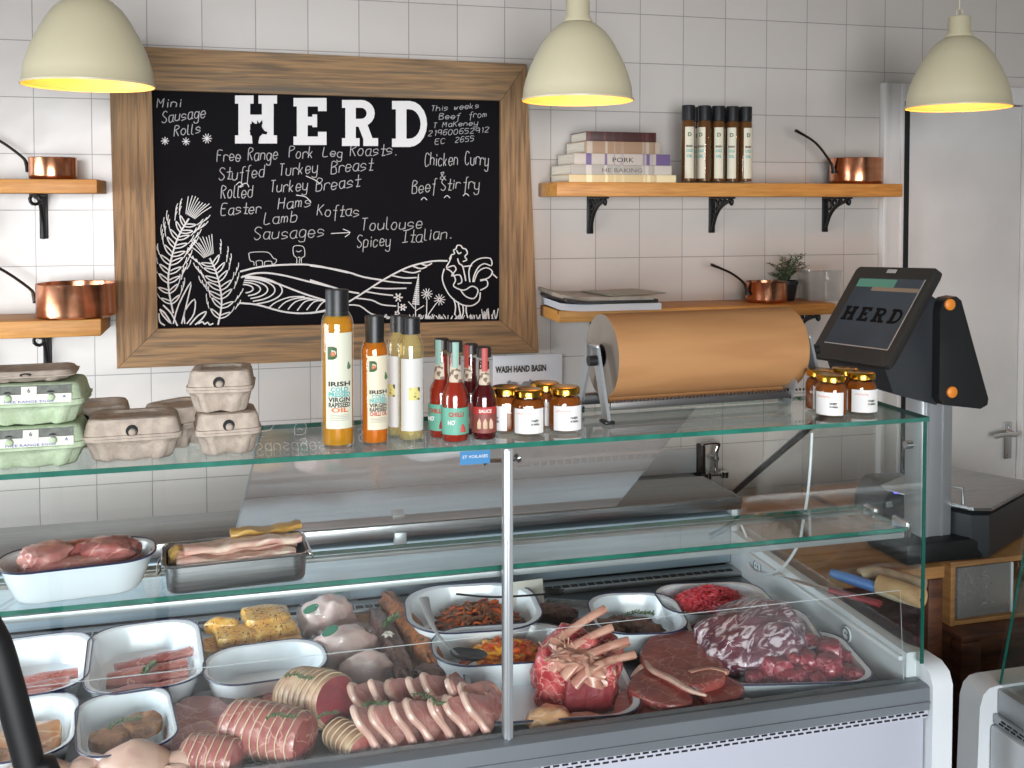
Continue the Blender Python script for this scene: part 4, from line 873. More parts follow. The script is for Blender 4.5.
# ================================================================== EGG BOXES
def egg_box(name, w, d, hb, hl, pulp, nx, label, cat='egg box', sleeve=False, hole=False, tabs=1):
    t = thing(name, label, cat); n = 72
    def sc(ww, dd, z, k):
        out = []
        for j in range(n):
            a = 2 * math.pi * j / n; c, s = math.cos(a), math.sin(a); e = .32
            x = ww / 2 * math.copysign(abs(c) ** e, c); y = dd / 2 * math.copysign(abs(s) ** e, s)
            m = 1
            if abs(y) >= dd * .495 or abs(s) > abs(c): y *= 1 - k * (math.sin(math.pi * (x / ww + .5) * nx + math.pi / 2) ** 2) ** 1.2
            else: x *= 1 - k * .6 * (math.sin(math.pi * (y / dd + .5) * 2 + math.pi / 2) ** 2) ** 1.2
            out.append((x, y, z))
        return out
    MB().loft([sc(w * .74, d * .74, 0, .46), sc(w * .80, d * .80, hb * .10, .44), sc(w * .90, d * .89, hb * .72, .36), sc(w * .95, d * .94, hb * .93, .12), sc(w, d, hb, 0), sc(w, d, hb + .004, 0)]).build('egg_tray', pulp, t)
    def rr(k, z, b=.0): return rrect(w * k - b, d * k - b * .8, .016, z)
    lid = MB().loft([rr(1, hb + .0045), rr(1.005, hb + .0085), rr(.96, hb + .0095), rr(.90, hb + hl * .82), rr(.86, hb + hl * .96), rr(.80, hb + hl), rr(.60, hb + hl), rr(.54, hb + hl - .004), rr(.2, hb + hl - .003)]).build('lid', pulp, t)
    z0 = hb + hl * .45; yf = -d / 2 * (.955 - .06 * .45)
    xs = (-w * .2, w * .2) if tabs == 2 else (0,)
    for x in xs:
        mb = MB(); mb.lathe([(0, .003), (.0085, .003), (.0095, 0)], 16, M=Matrix.Translation((x, yf, z0)) @ Matrix.Rotation(R(82), 4, 'X')); mb.build('latch_hole', M_dark, lid)
        mb = MB(); mb.lathe([(0, .007), (.004, .006), (.006, .003), (.006, 0)], 14, M=Matrix.Translation((x + .001, yf - .002, z0 - .002)) @ Matrix.Rotation(R(82), 4, 'X')); mb.build('latch_tab', pulp, lid)
    return t, lid, yf, z0
def put(t, px, py, z, turn=0, d=.1):
    p = at(px, py, Z=ZT + z); t.location = (p.x, p.y + d / 2, ZT + z + .0005); t.rotation_euler = (0, 0, turn)
k = mpp(counter_pos(40, 470))
def green(label):
    w, d, hb, hl = .152, .105, .030, .034
    t, lid, yf, z0 = egg_box('egg_box', w, d, hb, hl, M_pulpgreen, 3, label, tabs=2)
    ang = R(-9)
    sl = MB(); sl.box((0, -d / 2 * .965, hb + .019), (w * .78, .0012, .026), 0, Matrix.Rotation(ang, 3, 'X')); so = sl.build('printed_sleeve', mat('sleeve_dark', '#4a4f44', .5, 0, '#35392f', 90), t)
    sl = MB(); sl.box((0, -d / 2 * 1.0, hb + .0125), (w * .79, .0014, .013), 0, Matrix.Rotation(ang, 3, 'X')); sl.box((0, -d / 2 * .98 - .0005, hb + .022), (.022, .0014, .018), .0006, Matrix.Rotation(ang, 3, 'X')); sl.build('white_band', M_label, so)
    Mx = Matrix.Translation((0, -d / 2 * 1.0 - .0026, 0)) @ STAND
    text('FREE RANGE EGGS', 'sleeve_print', mat('ink_blue', '#3a4aa0', .6), so, .005, Matrix.Translation((0, 0, hb + .007)) @ Mx, .07, depth=.0001)
    text('6', 'sleeve_print', I_blk, so, .010, Matrix.Translation((0, .0005, hb + .022)) @ Mx, depth=.0001); text('A', 'sleeve_print', mat('ink_blue', '#3a4aa0'), so, .007, Matrix.Translation((.05, 0, hb + .0125)) @ Mx, depth=.0001); text('VERY\nLARGE', 'sleeve_print', mat('ink_blue', '#3a4aa0'), so, .0042, Matrix.Translation((-.05, 0, hb + .0155)) @ Mx, depth=.0001)
    return t
gt = green('lower green egg box with printed sleeve on the counter'); put(gt, 31, 470, 0, R(1), .10); gt['group'] = 'green egg boxes'
g2 = dup(gt, gt.location + Vector((0, .004, .0655)), R(-1.5), 'upper green egg box stacked on the other printed one')
t, *_ = egg_box('egg_box', .150, .105, .032, .036, M_pulpgrey, 3, 'plain egg box lying behind the stacked green egg boxes', tabs=1); t.location = gt.location + Vector((.055, .115, 0)); t.rotation_euler = (0, 0, R(5)); t.location.y = min(t.location.y, YB - .06)
t3 = dup(t, g2.location + Vector((-.01, .002, .0650)), R(3), 'flattened plain egg box laid across the top of the green stack'); t3.scale = (.93, .9, .26)
t, *_ = egg_box('egg_box', .150, .10, .034, .034, M_pulpgrey, 3, 'wide grey egg box with one round latch hole, between green stack and small boxes'); put(t, 131, 463, 0, R(2), .10)
t, *_ = egg_box('egg_box', .104, .10, .034, .034, M_pulpgrey, 2, 'small grey egg box at the bottom of the two-box stack'); put(t, 227, 457, 0, R(4), .10); t['group'] = 'small grey egg boxes'; lo_ = t
t2 = dup(t, t.location + Vector((-.008, .002, .0690)), R(-4), 'small grey egg box balanced on top of the two-box stack')
t3 = dup(t, t.location + Vector((-.075, .075, 0)), R(40), 'small grey egg box peeping out behind the two-box stack'); t3.location.y = min(t3.location.y, YB - .06)

# ================================================================== PAPER ROLL AND STAND
rc = Vector(at(602, 356, Y=1.850)); re = Vector(at(787, 346, Y=1.875)); ax = (re - rc).normalized(); rz = math.atan2(ax.y, ax.x); Lr = (re - rc).length
rc.z = re.z = (rc.z + re.z) / 2; RR = .0805
mid = (rc + re) / 2
roll = thing('paper_roll', 'large roll of brown kraft wrapping paper on the counter stand', 'paper roll', (mid.x, mid.y, mid.z), rz)
XM = Matrix.Rotation(R(90), 4, 'Y')
MB().lathe([(RR - .001, -Lr / 2), (RR, -Lr / 2 + .001), (RR, Lr / 2 - .001), (RR - .001, Lr / 2)], 72, M=XM).build('paper_wind', M_kraft, roll)
for s in (-1, 1): MB().lathe([(RR - .001, s * Lr / 2), (.022, s * (Lr / 2 + .0005))], 48, M=XM).build('roll_end', M_kraft2, roll, label='layered grey-brown roll end')
mb = MB(); mb.lathe([(.022, -Lr / 2 - .001), (.019, -Lr / 2 - .001), (.019, Lr / 2 + .001), (.022, Lr / 2 + .001)], 28, M=XM); mb.build('cardboard_core', M_dark, roll)
mb = MB(); mb.loft([[(-Lr / 2 + .004, -.02 - .004 * j, -RR + .004 - .006 * j) for j in range(4)], [(Lr / 2 - .004, -.02 - .004 * j, -RR + .004 - .006 * j) for j in range(4)]], False, False, closed=False); mb.build('loose_edge', M_kraft, roll)
zb = ZT + .0008
std = thing('roll_stand', 'grey steel dispenser stand with A-shaped ends carrying the paper roll', 'stand', (mid.x, mid.y, zb), rz)
hc = mid.z - zb
for s, nm in ((-1, 0), (1, 1)):
    x = s * (Lr / 2 + .026); mb = MB()
    yt = -.018
    for fy, ty in ((-.085, yt - .012), (.057, yt + .012)):
        mb.loft([[(x - .003, fy - .013, 0), (x + .003, fy - .013, 0), (x + .003, fy + .013, 0), (x - .003, fy + .013, 0)], [(x - .003, ty - .014, hc + .022), (x + .003, ty - .014, hc + .022), (x + .003, ty + .014, hc + .022), (x - .003, ty + .014, hc + .022)]], sm=False)
    mb.box((x, yt, hc + .012), (.006, .052, .03), .002); mb.build('side_frame', M_alu, std)
    kb = MB(); kb.lathe([(0, 0), (.010, 0), (.010, .016), (0, .016)], 14, M=Matrix.Translation((x + s * .003, yt - .022, hc - .002)) @ Matrix.Rotation(R(90 * s), 4, 'Y')); kb.build('clamp_knob', M_black, std)
    for ya_, yb_ in ((-.10, -.07), (.045, .07)): MB().span((x - .010, ya_, 0), (x + .010, yb_, .006), .002).build('foot', M_black, std)
mb = MB(); mb.tube([(-Lr / 2 - .026, 0, hc), (Lr / 2 + .026, 0, hc)], .008, 12); mb.build('spindle', M_chrome, std)
mb = MB(); mb.span((-Lr / 2 - .026, .030, .012), (Lr / 2 + .026, .052, .032), .003); mb.build('cross_bar', M_black, std)
mb = MB(); mb.span((-Lr / 2 - .004, -.052, .016), (Lr / 2 - .02, -.048, .030), .001)
for j in range(60): mb.box((-Lr / 2 + .004 + j * .0081, -.050, .0315), (.004, .002, .004), 0, Matrix.Rotation(R(45), 3, 'Y'))
mb.build('cutter_blade', mat('grey_cutter', '#5f5d5c', .4, .7), std)
mb = MB(); mb.box((Lr / 2 - .022, -.035, .035), (.004, .05, .06), .002, Matrix.Rotation(R(25), 3, 'X'))
for j in range(4): mb.lathe([(0, .0005), (.004, .0005), (.004, 0)], 10, M=Matrix.Translation((Lr / 2 - .0245, -.05 + j * .01, .018 + j * .012)) @ Matrix.Rotation(R(-90), 4, 'Y'), m=1)
mb.build('cutter_arm', [M_alu, M_dark], std)

# ================================================================== TILL SCALE, CRATES AND THINGS BEHIND THE END GLASS
zc = .775
cr = at(962, 636, Y=2.05); z1 = cr.z
lo_c = thing('wooden_crate', 'tall dark stained wooden crate on the floor behind the counter end', 'crate', (cr.x + .0, 2.05, 0))
def crate(t, w, d, h, m, boards, open_front=False):
    for nm, f in (('side_panel', lambda z: ((0, 0, z), (.014, d, z + h / boards - .003))), ('side_panel', lambda z: ((w - .014, 0, z), (w, d, z + h / boards - .003)))):
        mb = MB()
        for k in range(boards): mb.span(*f(k * h / boards), .003)
        mb.build(nm, m, t)
    for nm, y in (('front_panel', 0), ('back_panel', d - .014)):
        if open_front and y == 0: continue
        mb = MB()
        for k in range(boards): mb.span((.014, y, k * h / boards), (w - .014, y + .014, (k + 1) * h / boards - .003), .003)
        mb.build(nm, m, t)
    mb = MB(); mb.span((-.004, -.004, h - .014), (w + .004, d, h), .003); mb.build('top_board', m, t)
    if open_front: mb = MB(); mb.span((.014, .002, .001), (w - .014, d, .012), .002); mb.build('bottom_board', m, t)
crate(lo_c, .62, .75, z1, M_crated, 4)
mb = MB(); mb.span((-.006, -.006, 0), (.05, .03, z1 - .016), .004); mb.build('corner_post', M_crated, lo_c)
ux = at(951, 573, Y=2.10); up_c = thing('wooden_crate', 'shallow light wooden crate lying on the dark crate, under the scale', 'crate', (ux.x - .0, 2.10, z1 + .0005))
hu = at(951, 562, Y=2.10).z - z1; crate(up_c, .55, .68, hu, M_crate, 1, True)
pb = thing('plastic_box', 'clear plastic box of dried sprigs sitting in the open shallow crate', 'box', (ux.x + .105, 2.175, z1 + .014), R(2))
bw, bh = .16, hu - .035
mb = MB(); mb.loft([rrect(bw, .13, .006, 0), rrect(bw, .13, .006, bh), rrect(bw - .004, .126, .005, bh), rrect(bw - .004, .126, .005, .002)]); mb.build('box_body', M_clearbox, pb)
mb = MB(); rnd = random.Random(3)
for k in range(60): q = Vector((rnd.uniform(-.065, .065), rnd.uniform(-.05, .05), rnd.uniform(.006, bh * .7))); e = Vector((rnd.uniform(-1, 1), rnd.uniform(-1, 1), rnd.uniform(-.3, .6))) * .018; mb.tube([q, q + e * .5 + Vector((0, 0, .004)), q + e], .0018, 5)
mb.build('dried_sprigs', mat('dry_sprigs', '#9a8f86', .7, 0, '#5a5048', 60), pb)['kind'] = 'stuff'
mb = MB(); mb.span((bw / 2 - .003, -.066, 0), (bw / 2 + .004, -.06, bh), .001); mb.build('white_corner', M_white, pb)
zt_ = up_c.location.z + hu
# scale
sc0 = at(983, 563, Z=zt_); scl = thing('till_scale', 'black shop scale with steel weighing plate and raised touch screen on a column', 'scale', (sc0.x, sc0.y, zt_ + .0005)); SO = tuple(scl.location)
az = R(30)
def loc(u, v): return (SO[0] + u * math.cos(az) - v * math.sin(az), SO[1] + u * math.sin(az) + v * math.cos(az))
zp = at(984, 508, Y=sc0.y).z - .012
def oct_(a, b, c, d_, z, ch=.03):
    return [(*loc(u, v), z) for u, v in ((a + ch, c), (b - ch, c), (b, c + ch), (b, d_ - ch), (b - ch, d_), (a + ch, d_), (a, d_ - ch), (a, c + ch))]
z0 = SO[2]
MB().loft([oct_(.0, .32, .0, .17, z0 + .006), oct_(-.004, .324, -.004, .174, z0 + .03), oct_(-.002, .322, -.002, .172, zp - .012), oct_(.012, .31, .012, .16, zp - .004)], sm=False).build('scale_body', mat('scale_grey', '#2c2e31', .45), scl, SO)
mb = MB()
for u, v in ((.03, .03), (.29, .03), (.29, .14), (.03, .14)): x, y = loc(u, v); mb.lathe([(0, 0), (.014, 0), (.014, .008), (0, .008)], 14, M=Matrix.Translation((x, y, z0)))
mb.build('rubber_foot', M_black, scl, SO)
MB().loft([oct_(-.01, .34, -.01, .19, zp), oct_(-.012, .342, -.012, .192, zp + .004), oct_(-.010, .34, -.010, .27, zp + .010), oct_(.0, .33, .0, .18, zp + .012)], sm=False).build('weighing_plate', M_steel, scl, SO)
def rail(pts): return smooth([(*loc(u, v), z) for u, v, z in pts], 1)
mb = MB(); mb.tube([(*loc(u, v), z) for u, v, z in ((.0, .05, zp + .01), (.0, .05, zp + .05), (.0, .16, zp + .05), (.0, .16, zp + .01))], .004, 8); mb.build('plate_rail', M_alu, scl, SO)
ca, cb_, ct = at(912, 520, Y=2.15), at(950, 520, Y=2.15), at(931, 400, Y=2.12)
cxm, cw = (ca.x + cb_.x) / 2, (cb_.x - ca.x) * .80
mb = MB(); mb.span((cxm - cw / 2, 2.13, z0 + .02), (cxm + cw / 2, 2.20, ct.z + .05), .006); mb.span((cxm - cw / 2 + .012, 2.126, z0 + .02), (cxm - cw / 2 + .018, 2.131, ct.z + .02)); mb.span((cxm + cw * .15, 2.126, z0 + .02), (cxm + cw * .18, 2.131, ct.z + .02)); mb.build('column', M_alu, scl, SO, label='silver aluminium column')
mb = MB(); mb.span((cxm - .11, 2.09, z0 + .002), (cxm + .12, 2.26, z0 + .055), .01); mb.build('column_base', M_black, scl, SO)
# head: prism along y behind the screen, end cap with orange knobs
def PX(pts, Y): return [(at(x, y, Y=Y).x, at(x, y, Y=Y).z) for x, y in pts]
mb = MB(); mb.prism(PX(((884, 366), (893, 393), (897, 395), (936, 405), (944, 398), (944, 306), (938, 300), (926, 292)), 1.96), 1.96, 2.20); mb.build('head_housing', mat('housing_dark', '#17191c', .45, 0, '#1f2226', 6), scl, SO)
cap = PX(((937, 312), (939, 303), (944, 298), (953, 296), (958, 300), (985, 398), (984, 404), (977, 408), (940, 404), (936, 398)), 1.945)
mb = MB(); mb.loft([[(x, 1.934, z) for x, z in cap], [(x, 1.942, z) for x, z in cap], [(x, 1.968, z) for x, z in cap]]); mb.build('end_cap', M_black, scl, SO)
for x, y in ((949.5, 304.5), (951.5, 392)):
    q = at(x, y, Y=1.933); mb = MB(); mb.lathe([(0, .006), (.010, .006), (.0125, .004), (.013, 0)], 22, M=Matrix.Translation(q) @ Matrix.Rotation(R(90), 4, 'X')); mb.build('orange_knob', mat('orange_plastic', '#d9822a', .45), scl, SO)
tl, tr, br_, bl = at(857, 266, Y=2.205), at(942, 269.5, Y=1.945), at(880.5, 364.5, Y=1.945), at(808, 355, Y=2.205)
tr = tl + (br_ - bl) * .5 + (tr - tl) * .5; br_ = bl + (tr - tl)
nrm = (br_ - bl).cross(tl - bl).normalized()
if nrm.x > 0: nrm = -nrm
def quad(u0, v0, u1, v1, off):
    f = lambda u, v: (bl + (br_ - bl) * u) * (1 - v) + (tl + (tr - tl) * u) * v + nrm * off
    return [f(u0, v0), f(u1, v0), f(u1, v1), f(u0, v1)]
def rq(u0, v0, u1, v1, off, r=.05, n=4):
    f = lambda u, v: (bl + (br_ - bl) * u) * (1 - v) + (tl + (tr - tl) * u) * v + nrm * off
    return [f(*p[:2]) for p in rrect(u1 - u0, v1 - v0, r, 0, n, (u0 + u1) / 2, (v0 + v1) / 2)]
mb = MB(); mb.loft([rq(.02, .02, .98, .98, -.026), rq(0, 0, 1, 1, -.02), rq(0, 0, 1, 1, -.003), rq(.015, .015, .985, .985, 0)]); bez = mb.build('screen_bezel', mat('bezel_grey', '#2b2926', .55, spec=.3), scl, SO)
mb = MB(); mb.loft([quad(.13, .16, .94, .87, .0004), quad(.13, .16, .94, .87, .001)], sm=False); scr = mb.build('screen', mat('screen_dark', '#20262c', .45, 0, '#2a3239', 6, emit='#47535c', es=.22, spec=.2), scl, SO)
mb = MB(); mb.loft([quad(.14, .775, .62, .86, .0011), quad(.14, .775, .62, .86, .0014)], sm=False); mb.build('screen_bar', mat('screen_teal', '#4a7a68', .2, emit='#4a7a68', es=.12), scr, SO)
mb = MB(); mb.loft([quad(.36, .735, .93, .775, .0011), quad(.36, .735, .93, .775, .0014)], sm=False); mb.build('screen_bar', mat('screen_tan', '#7d6a58', .2, emit='#6f5f50', es=.1), scr, SO)
mb = MB(); slab_word(mb, lambda u, v: (bl + (br_ - bl) * u) * (1 - v) + (tl + (tr - tl) * u) * v + nrm * .0016, (('H', .17, .33, .56, .41), ('E', .38, .51, .56, .41), ('R', .56, .71, .56, .41), ('D', .76, .90, .56, .41)), -nrm * .0003); mb.build('screen_lettering', mat('screen_ink', '#07090b', .6, spec=.1), scr, SO)
mb = MB(); mb.loft([quad(.13, .15, .94, .16, .0006), quad(.13, .15, .94, .16, .0016)], sm=False); mb.loft([quad(.935, .16, .945, .87, .0006), quad(.935, .16, .945, .87, .0016)], sm=False); mb.build('screen_trim', M_alu, bez, SO)
mb = MB(); q = quad(.44, .925, .56, .965, 0); mb.loft([q, [p + nrm * .003 for p in q]], sm=False); mb.build('badge', M_chrome, bez, SO)
# second device with a blue light
p = at(868, 520, Y=2.47); dv = thing('label_printer', 'dark printer with a blue light seen through the end glass', 'printer', (p.x + .0, 2.47, zt_ + .0005), R(0)); kk = mpp(p)
hgt_ = at(880, 480, Y=2.47).z - zt_
mb = MB(); mb.prism([(0, 0), (0, hgt_ * .55), (.03, hgt_ * .96), (.05, hgt_), (.15, hgt_ * .95), (.15, 0)], -.065, .065, 'Y'); mb.build('printer_body', mat('printer_dark', '#33302f', .4), dv)
mb = MB(); mb.box((.045, -.0662, hgt_ * .86), (.020, .002, .014), .001); mb.build('blue_display', mat('blue_led', '#3a2cff', .3, emit='#4a3cff', es=5), dv)
mb = MB(); mb.box((.020, -.0662, hgt_ * .50), (.020, .002, .014), .001); mb.build('white_mark', M_white, dv)
# rolls, knife seen through the end glass, lying on the dark crate's low neighbour
pz = z1 + .0005
tb = thing('side_table', 'low dark wooden table behind the end glass of the counter', 'table', (1.495, 2.36, 0))
ztb = zt_
MB().span((-.19, -.28, ztb - .03), (.13, .38, ztb), .004).build('table_top', M_crate, tb)
for x in (-.165, .105):
    for y in (-.26, .35): MB().span((x - .02, y - .02, 0), (x + .02, y + .02, ztb - .03), .003).build('leg', M_crated, tb)
def lay(name, lab, cat, a, b_, rad, m, parts=None, grp=None):
    A, B_ = at(*a, Z=ztb + rad), at(*b_, Z=ztb + rad); t = thing(name, lab, cat, tuple(A - Vector((0, 0, rad))), group=grp)
    return t, A - t.location, B_ - t.location
t, A, B_ = lay('paper_tube', 'short tan cardboard tube with an open end behind the end glass', 'tube', (922, 598), (880, 584), .022, 0)
d_ = (B_ - A).normalized(); mb = MB(); Mx = Matrix.Translation(A) @ d_.to_track_quat('Z', 'Y').to_matrix().to_4x4(); L_ = (B_ - A).length
mb.lathe([(.009, 0), (.022, 0), (.022, L_), (.009, L_)], 24, M=Mx); mb.build('tube_wall', mat('tan_card', '#b08f66', .7, 0, '#9c7b55', 20), t); mb = MB(); mb.lathe([(.009, .001), (.009, L_), (0, L_)], 20, M=Mx); mb.build('tube_bore', M_crated, t)
t, A, B_ = lay('honing_steel', 'honing steel with a blue handle and pale grip ring behind the end glass', 'tool', (832, 573), (878, 588), .014, 0)
MB().tube([A, A * .5 + B_ * .5, B_], [.010, .013, .012], 14).build('blue_handle', mat('blue_plastic', '#4a78b5', .4), t); e = B_ - A; MB().tube([B_, B_ + e * .35, B_ + e * .8], [.014, .016, .014], 14).build('pale_grip', mat('pale_grip', '#b3a58c', .6), t)
t, A, B_ = lay('folded_cloth', 'rolled beige cloth lying behind the blue handled tool', 'cloth', (860, 576), (925, 586), .02, 0)
MB().tube(smooth([A, A * .6 + B_ * .4 + Vector((0, .02, .006)), B_], 5), .02, 12, flat=.8).build('cloth_roll', mat('beige_cloth', '#a8977c', .9, 0, '#8f7f66', 40, bump=.4), t)
t, A, B_ = lay('red_knife', 'knife with a red handle lying on the dark table behind the end glass', 'knife', (830, 590), (880, 604), .009, 0)
MB().tube([A, B_], [.009, .010], 12, flat=.7).build('red_handle', mat('red_plastic', '#8f2c33', .4), t); e = A - B_; MB().tube([A, A + e * .5, A + e * 1.1], [.011, .012, .002], 8, flat=.12).build('blade', M_chrome, t)

# ================================================================== SINK RUN along the back wall
zk = at(690, 500, Y=2.80).z; xa, xb = at(545, 480, Y=2.9).x, at(724, 480, Y=2.9).x
sk = thing('hand_wash_sink', 'stainless steel hand wash sink unit with splashback under the wall shelf', 'sink', ((xa + xb) / 2, 2.9, 0)); KO = tuple(sk.location)
mb = MB(); mb.span((xa, 2.74, zk - .03), (xa + .05, WALL - .01, zk), .003); mb.span((xb - .03, 2.74, zk - .03), (xb, WALL - .01, zk), .003); mb.span((xa, 2.74, zk - .03), (xb, 2.77, zk), .003); mb.span((xa, 3.02, zk - .03), (xb, WALL - .01, zk), .003); mb.build('sink_rim', M_steel, sk, KO)
mb = MB(); mb.loft([rrect(xb - xa - .08, .25, .04, zk - .002, 6, (xa + xb) / 2 + .01, 2.895), rrect(xb - xa - .12, .21, .05, zk - .13, 6, (xa + xb) / 2 + .01, 2.895)], False, True); mb.build('basin', M_steel, sk, KO)
zsb = at(700, 447, Y=WALL).z; mb = MB(); mb.span((xa, WALL - .012, zk - .03), (xb - .005, WALL - .002, zsb), .003); mb.build('splashback', mat('splash_steel', '#c4c6c8', .35, .25), sk, KO)
mb = MB(); mb.span((xa + .02, 2.78, 0), (xb - .02, 3.05, zk - .14), .004); mb.build('cabinet', M_white, sk, KO)
mb = MB(); mb.span((xb - .004, 3.055, zk), (xb + .012, WALL - .004, zsb + .015), .003); mb.build('end_strip', M_cast, sk, KO)
q = at(712, 466, Y=WALL - .02); mb = MB()
mb.tube([(q.x, WALL - .012, q.z + .03), (q.x, WALL - .05, q.z + .03)], .011, 12); mb.tube(smooth([(q.x, WALL - .05, q.z - .02), (q.x, WALL - .05, q.z + .05), (q.x + .004, WALL - .055, q.z + .085), (q.x - .06, WALL - .07, q.z + .09)], 4), .007, 10); mb.tube([(q.x - .03, WALL - .05, q.z - .02), (q.x + .03, WALL - .05, q.z - .02)], .006, 10)
mb.lathe([(0, 0), (.014, 0), (.016, .02), (0, .024)], 14, M=Matrix.Translation((q.x - .03, WALL - .05, q.z - .032))); mb.lathe([(0, 0), (.014, 0), (.016, .02), (0, .024)], 14, M=Matrix.Translation((q.x + .03, WALL - .05, q.z - .032))); mb.build('wall_tap', M_chrome, sk, KO)
q = at(680, 500, Y=2.79); mb = MB(); mb.lathe([(0, 0), (.016, 0), (.014, .035), (.010, .045), (0, .047)], 16, M=Matrix.Translation((q.x, 2.79, zk))); mb.build('pillar_tap', M_chrome, sk, KO); mb = MB(); mb.lathe([(0, 0), (.016, 0), (.014, .035), (.010, .045), (0, .047)], 16, M=Matrix.Translation((q.x + .055, 2.80, zk))); mb.tube(smooth([(q.x + .02, 2.80, zk + .02), (q.x + .06, 2.80, zk + .055), (q.x + .10, 2.82, zk + .05)], 3), .006, 8); mb.build('pillar_tap', M_chrome, sk, KO)
# ================================================================== DISHES
class Dish: pass
def dish(name, label, xn, yn, xf, yf, wpx, zrim, zbase, mbody=M_enamel, mrim=M_navy, group=None, rad=.32, inset=.80, thick=.0022):
    """an enamel dish from its rim's near and far points in the photograph and its width there; stands on zbase"""
    a, b = at(xn, yn, Z=zrim), at(xf, yf, Z=zrim); c = (a + b) / 2; l = (b - a).length; w = wpx * mpp(c); rz = math.atan2((b - a).y, (b - a).x) - math.pi / 2
    ymin = c.y - abs(math.cos(rz)) * l / 2 - abs(math.sin(rz)) * w * .36; lim = 1.702
    if ymin < lim: c.y += lim - ymin
    h = zrim - zbase; t = thing(name, label, 'dish', (c.x, c.y, zbase + .0004), rz, group); r = min(w, l) * rad
    k = lambda s: (w - min(w, l) * (1 - s), l - min(w, l) * (1 - s))
    def rg(s, z, r_=1): ww, ll = k(s); return rrect(ww, ll, r * r_, z, 8)
    mb = MB(); mb.loft([rg(inset - .05, 0, .8), rg(inset, .004, .9), rg(inset + (.94 - inset) * .7, h * .62), rg(.93, h - .003), rg(.99, h - .001), rg(1, h), rg(.985, h + .0004), rg(.915, h - .002), rg(inset + (.91 - inset) * .65, h * .6), rg(inset - .03, .0065, .9), rg(inset - .09, .0045, .8)])
    mb.build('dish_body', mbody, t)
    if mrim:
        mb = MB(); ring = [Vector(p) for p in rg(1, h)]; ring.append(ring[0]); mb.tube(ring, .0018, 6, caps=False); mb.build('rim', mrim, t, label='dark blue enamel rim')
    D = Dish(); D.t, D.w, D.l, D.rz, D.c, D.z, D.h = t, w, l, rz, c, zbase + .0055, h
    D.M = Matrix.Translation((c.x, c.y, 0)) @ Matrix.Rotation(rz, 4, 'Z')
    D.on = lambda u, v, z=0: tuple((D.M @ Vector((u * w, v * l, 0))).xy) + (D.z + z,)
    return D
def lay_in(D, o, u, v, z=0, rz=0, rx=0, ry=0):
    o.location = D.on(u, v, z); o.rotation_euler = (rx, ry, D.rz + rz); return o
def sprig(name_loc, L, seed, label, rz=0, n=16, rosemary=True, group=None, tilt=0):
    t = thing('herb_sprig', label, 'herb', name_loc, rz, group); rnd = random.Random(seed)
    pts = smooth([(-L / 2, 0, .003), (-L * .15, L * .06, .007), (L * .2, -.02 * L, .008), (L / 2, L * .05, .005)], 6)
    MB().tube(pts, .0011, 5).build('stem', M_herb, t)
    mb = MB()
    for i, p in enumerate(pts[1:]):
        for s in range(4 if rosemary else 5):
            a = rnd.uniform(0, 6.28); e = Vector((rnd.uniform(.2, .9), math.cos(a), max(-.2, math.sin(a)))) * (L * (.13 if rosemary else .16)) * rnd.uniform(.7, 1.2)
            mb.tube([p, p + e * .5, p + e], [.0007, .0016 if rosemary else .004, .0004], 5, flat=.4)
    mb.build('leaves', M_herb, t); return t
def single(mb, name, mats, label, cat, loc, rz=0, group=None, rx=0, ry=0):
    o = mb.build(name, mats); o.location = loc; o.rotation_euler = (rx, ry, rz); return tag(o, label, cat, group)
def px_poly(pts, Z):
    P = [at(x, y, Z=Z) for x, y in pts]; c = sum(P, Vector()) / len(P); return c, [(p.x - c.x, p.y - c.y) for p in P]

GE = 'white enamel dishes'
zr = ZD + .058
D1 = dish('enamel_dish', 'enamel dish with pink rashers at the back corner beside the black hoop', 20, 697, 36, 636, 116, zr, ZD, group=GE)
D2 = dish('enamel_dish', 'enamel dish with four rosy rashers and a herb sprig', 146, 690, 144, 623, 110, zr, ZD, group=GE)
D3 = dish('enamel_dish', 'enamel dish with a tan pork block, in front of the rasher dish by the hoop', 10, 762, 26, 697, 108, zr, ZD, group=GE)
D4 = dish('enamel_dish', 'enamel dish holding two herbed patties', 130, 752, 122, 692, 92, zr, ZD, group=GE)
D5 = dish('enamel_dish', 'empty oblong enamel dish in front of the yellow pork slices', 270, 681, 262, 643, 120, zr, ZD, group=GE, rad=.42)
E1 = dish('enamel_dish', 'enamel dish of carrot and beef stir fry strips', 480, 632, 466, 584, 134, zr + .012, ZD, group=GE, rad=.36)
E2 = dish('enamel_dish', 'enamel dish of yellow pepper mix with a serving spoon', 510, 664, 497, 625, 143, zr, ZD, group=GE, rad=.42)
FF = dish('enamel_dish', 'enamel dish of dark herbed meat behind the rib joint', 646, 634, 628, 593, 92, zr, ZD, group=GE, rad=.34)
GG = dish('enamel_dish', 'large enamel tray under the standing rib of beef', 572, 737, 548, 668, 172, ZD + .034, ZD, group=GE, rad=.24, inset=.9)
MM = dish('enamel_dish', 'enamel dish of bright red mince at the back', 726, 613, 702, 583, 112, zr, ZD, group=GE, rad=.36)
NN = dish('enamel_dish', 'enamel dish beneath the marbled shoulder joint', 764, 652, 738, 604, 128, ZD + .045, ZD, group=GE, rad=.3)
OO = dish('enamel_dish', 'enamel dish of diced red beef in the front corner by the end cheek', 832, 699, 790, 644, 160, ZD + .036, ZD, group=GE, rad=.24, inset=.88)
S1 = dish('enamel_dish', 'enamel dish of pork pieces on the glass shelf', 72, 578, 76, 551, 150, ZS + .058, ZS, group=GE, rad=.42, inset=.66)
S2 = dish('steel_tray', 'deep steel tray of pale belly strips on the glass shelf', 238, 570, 234, 545, 142, ZS + .047, ZS, M_steel, None, rad=.2, inset=.9)
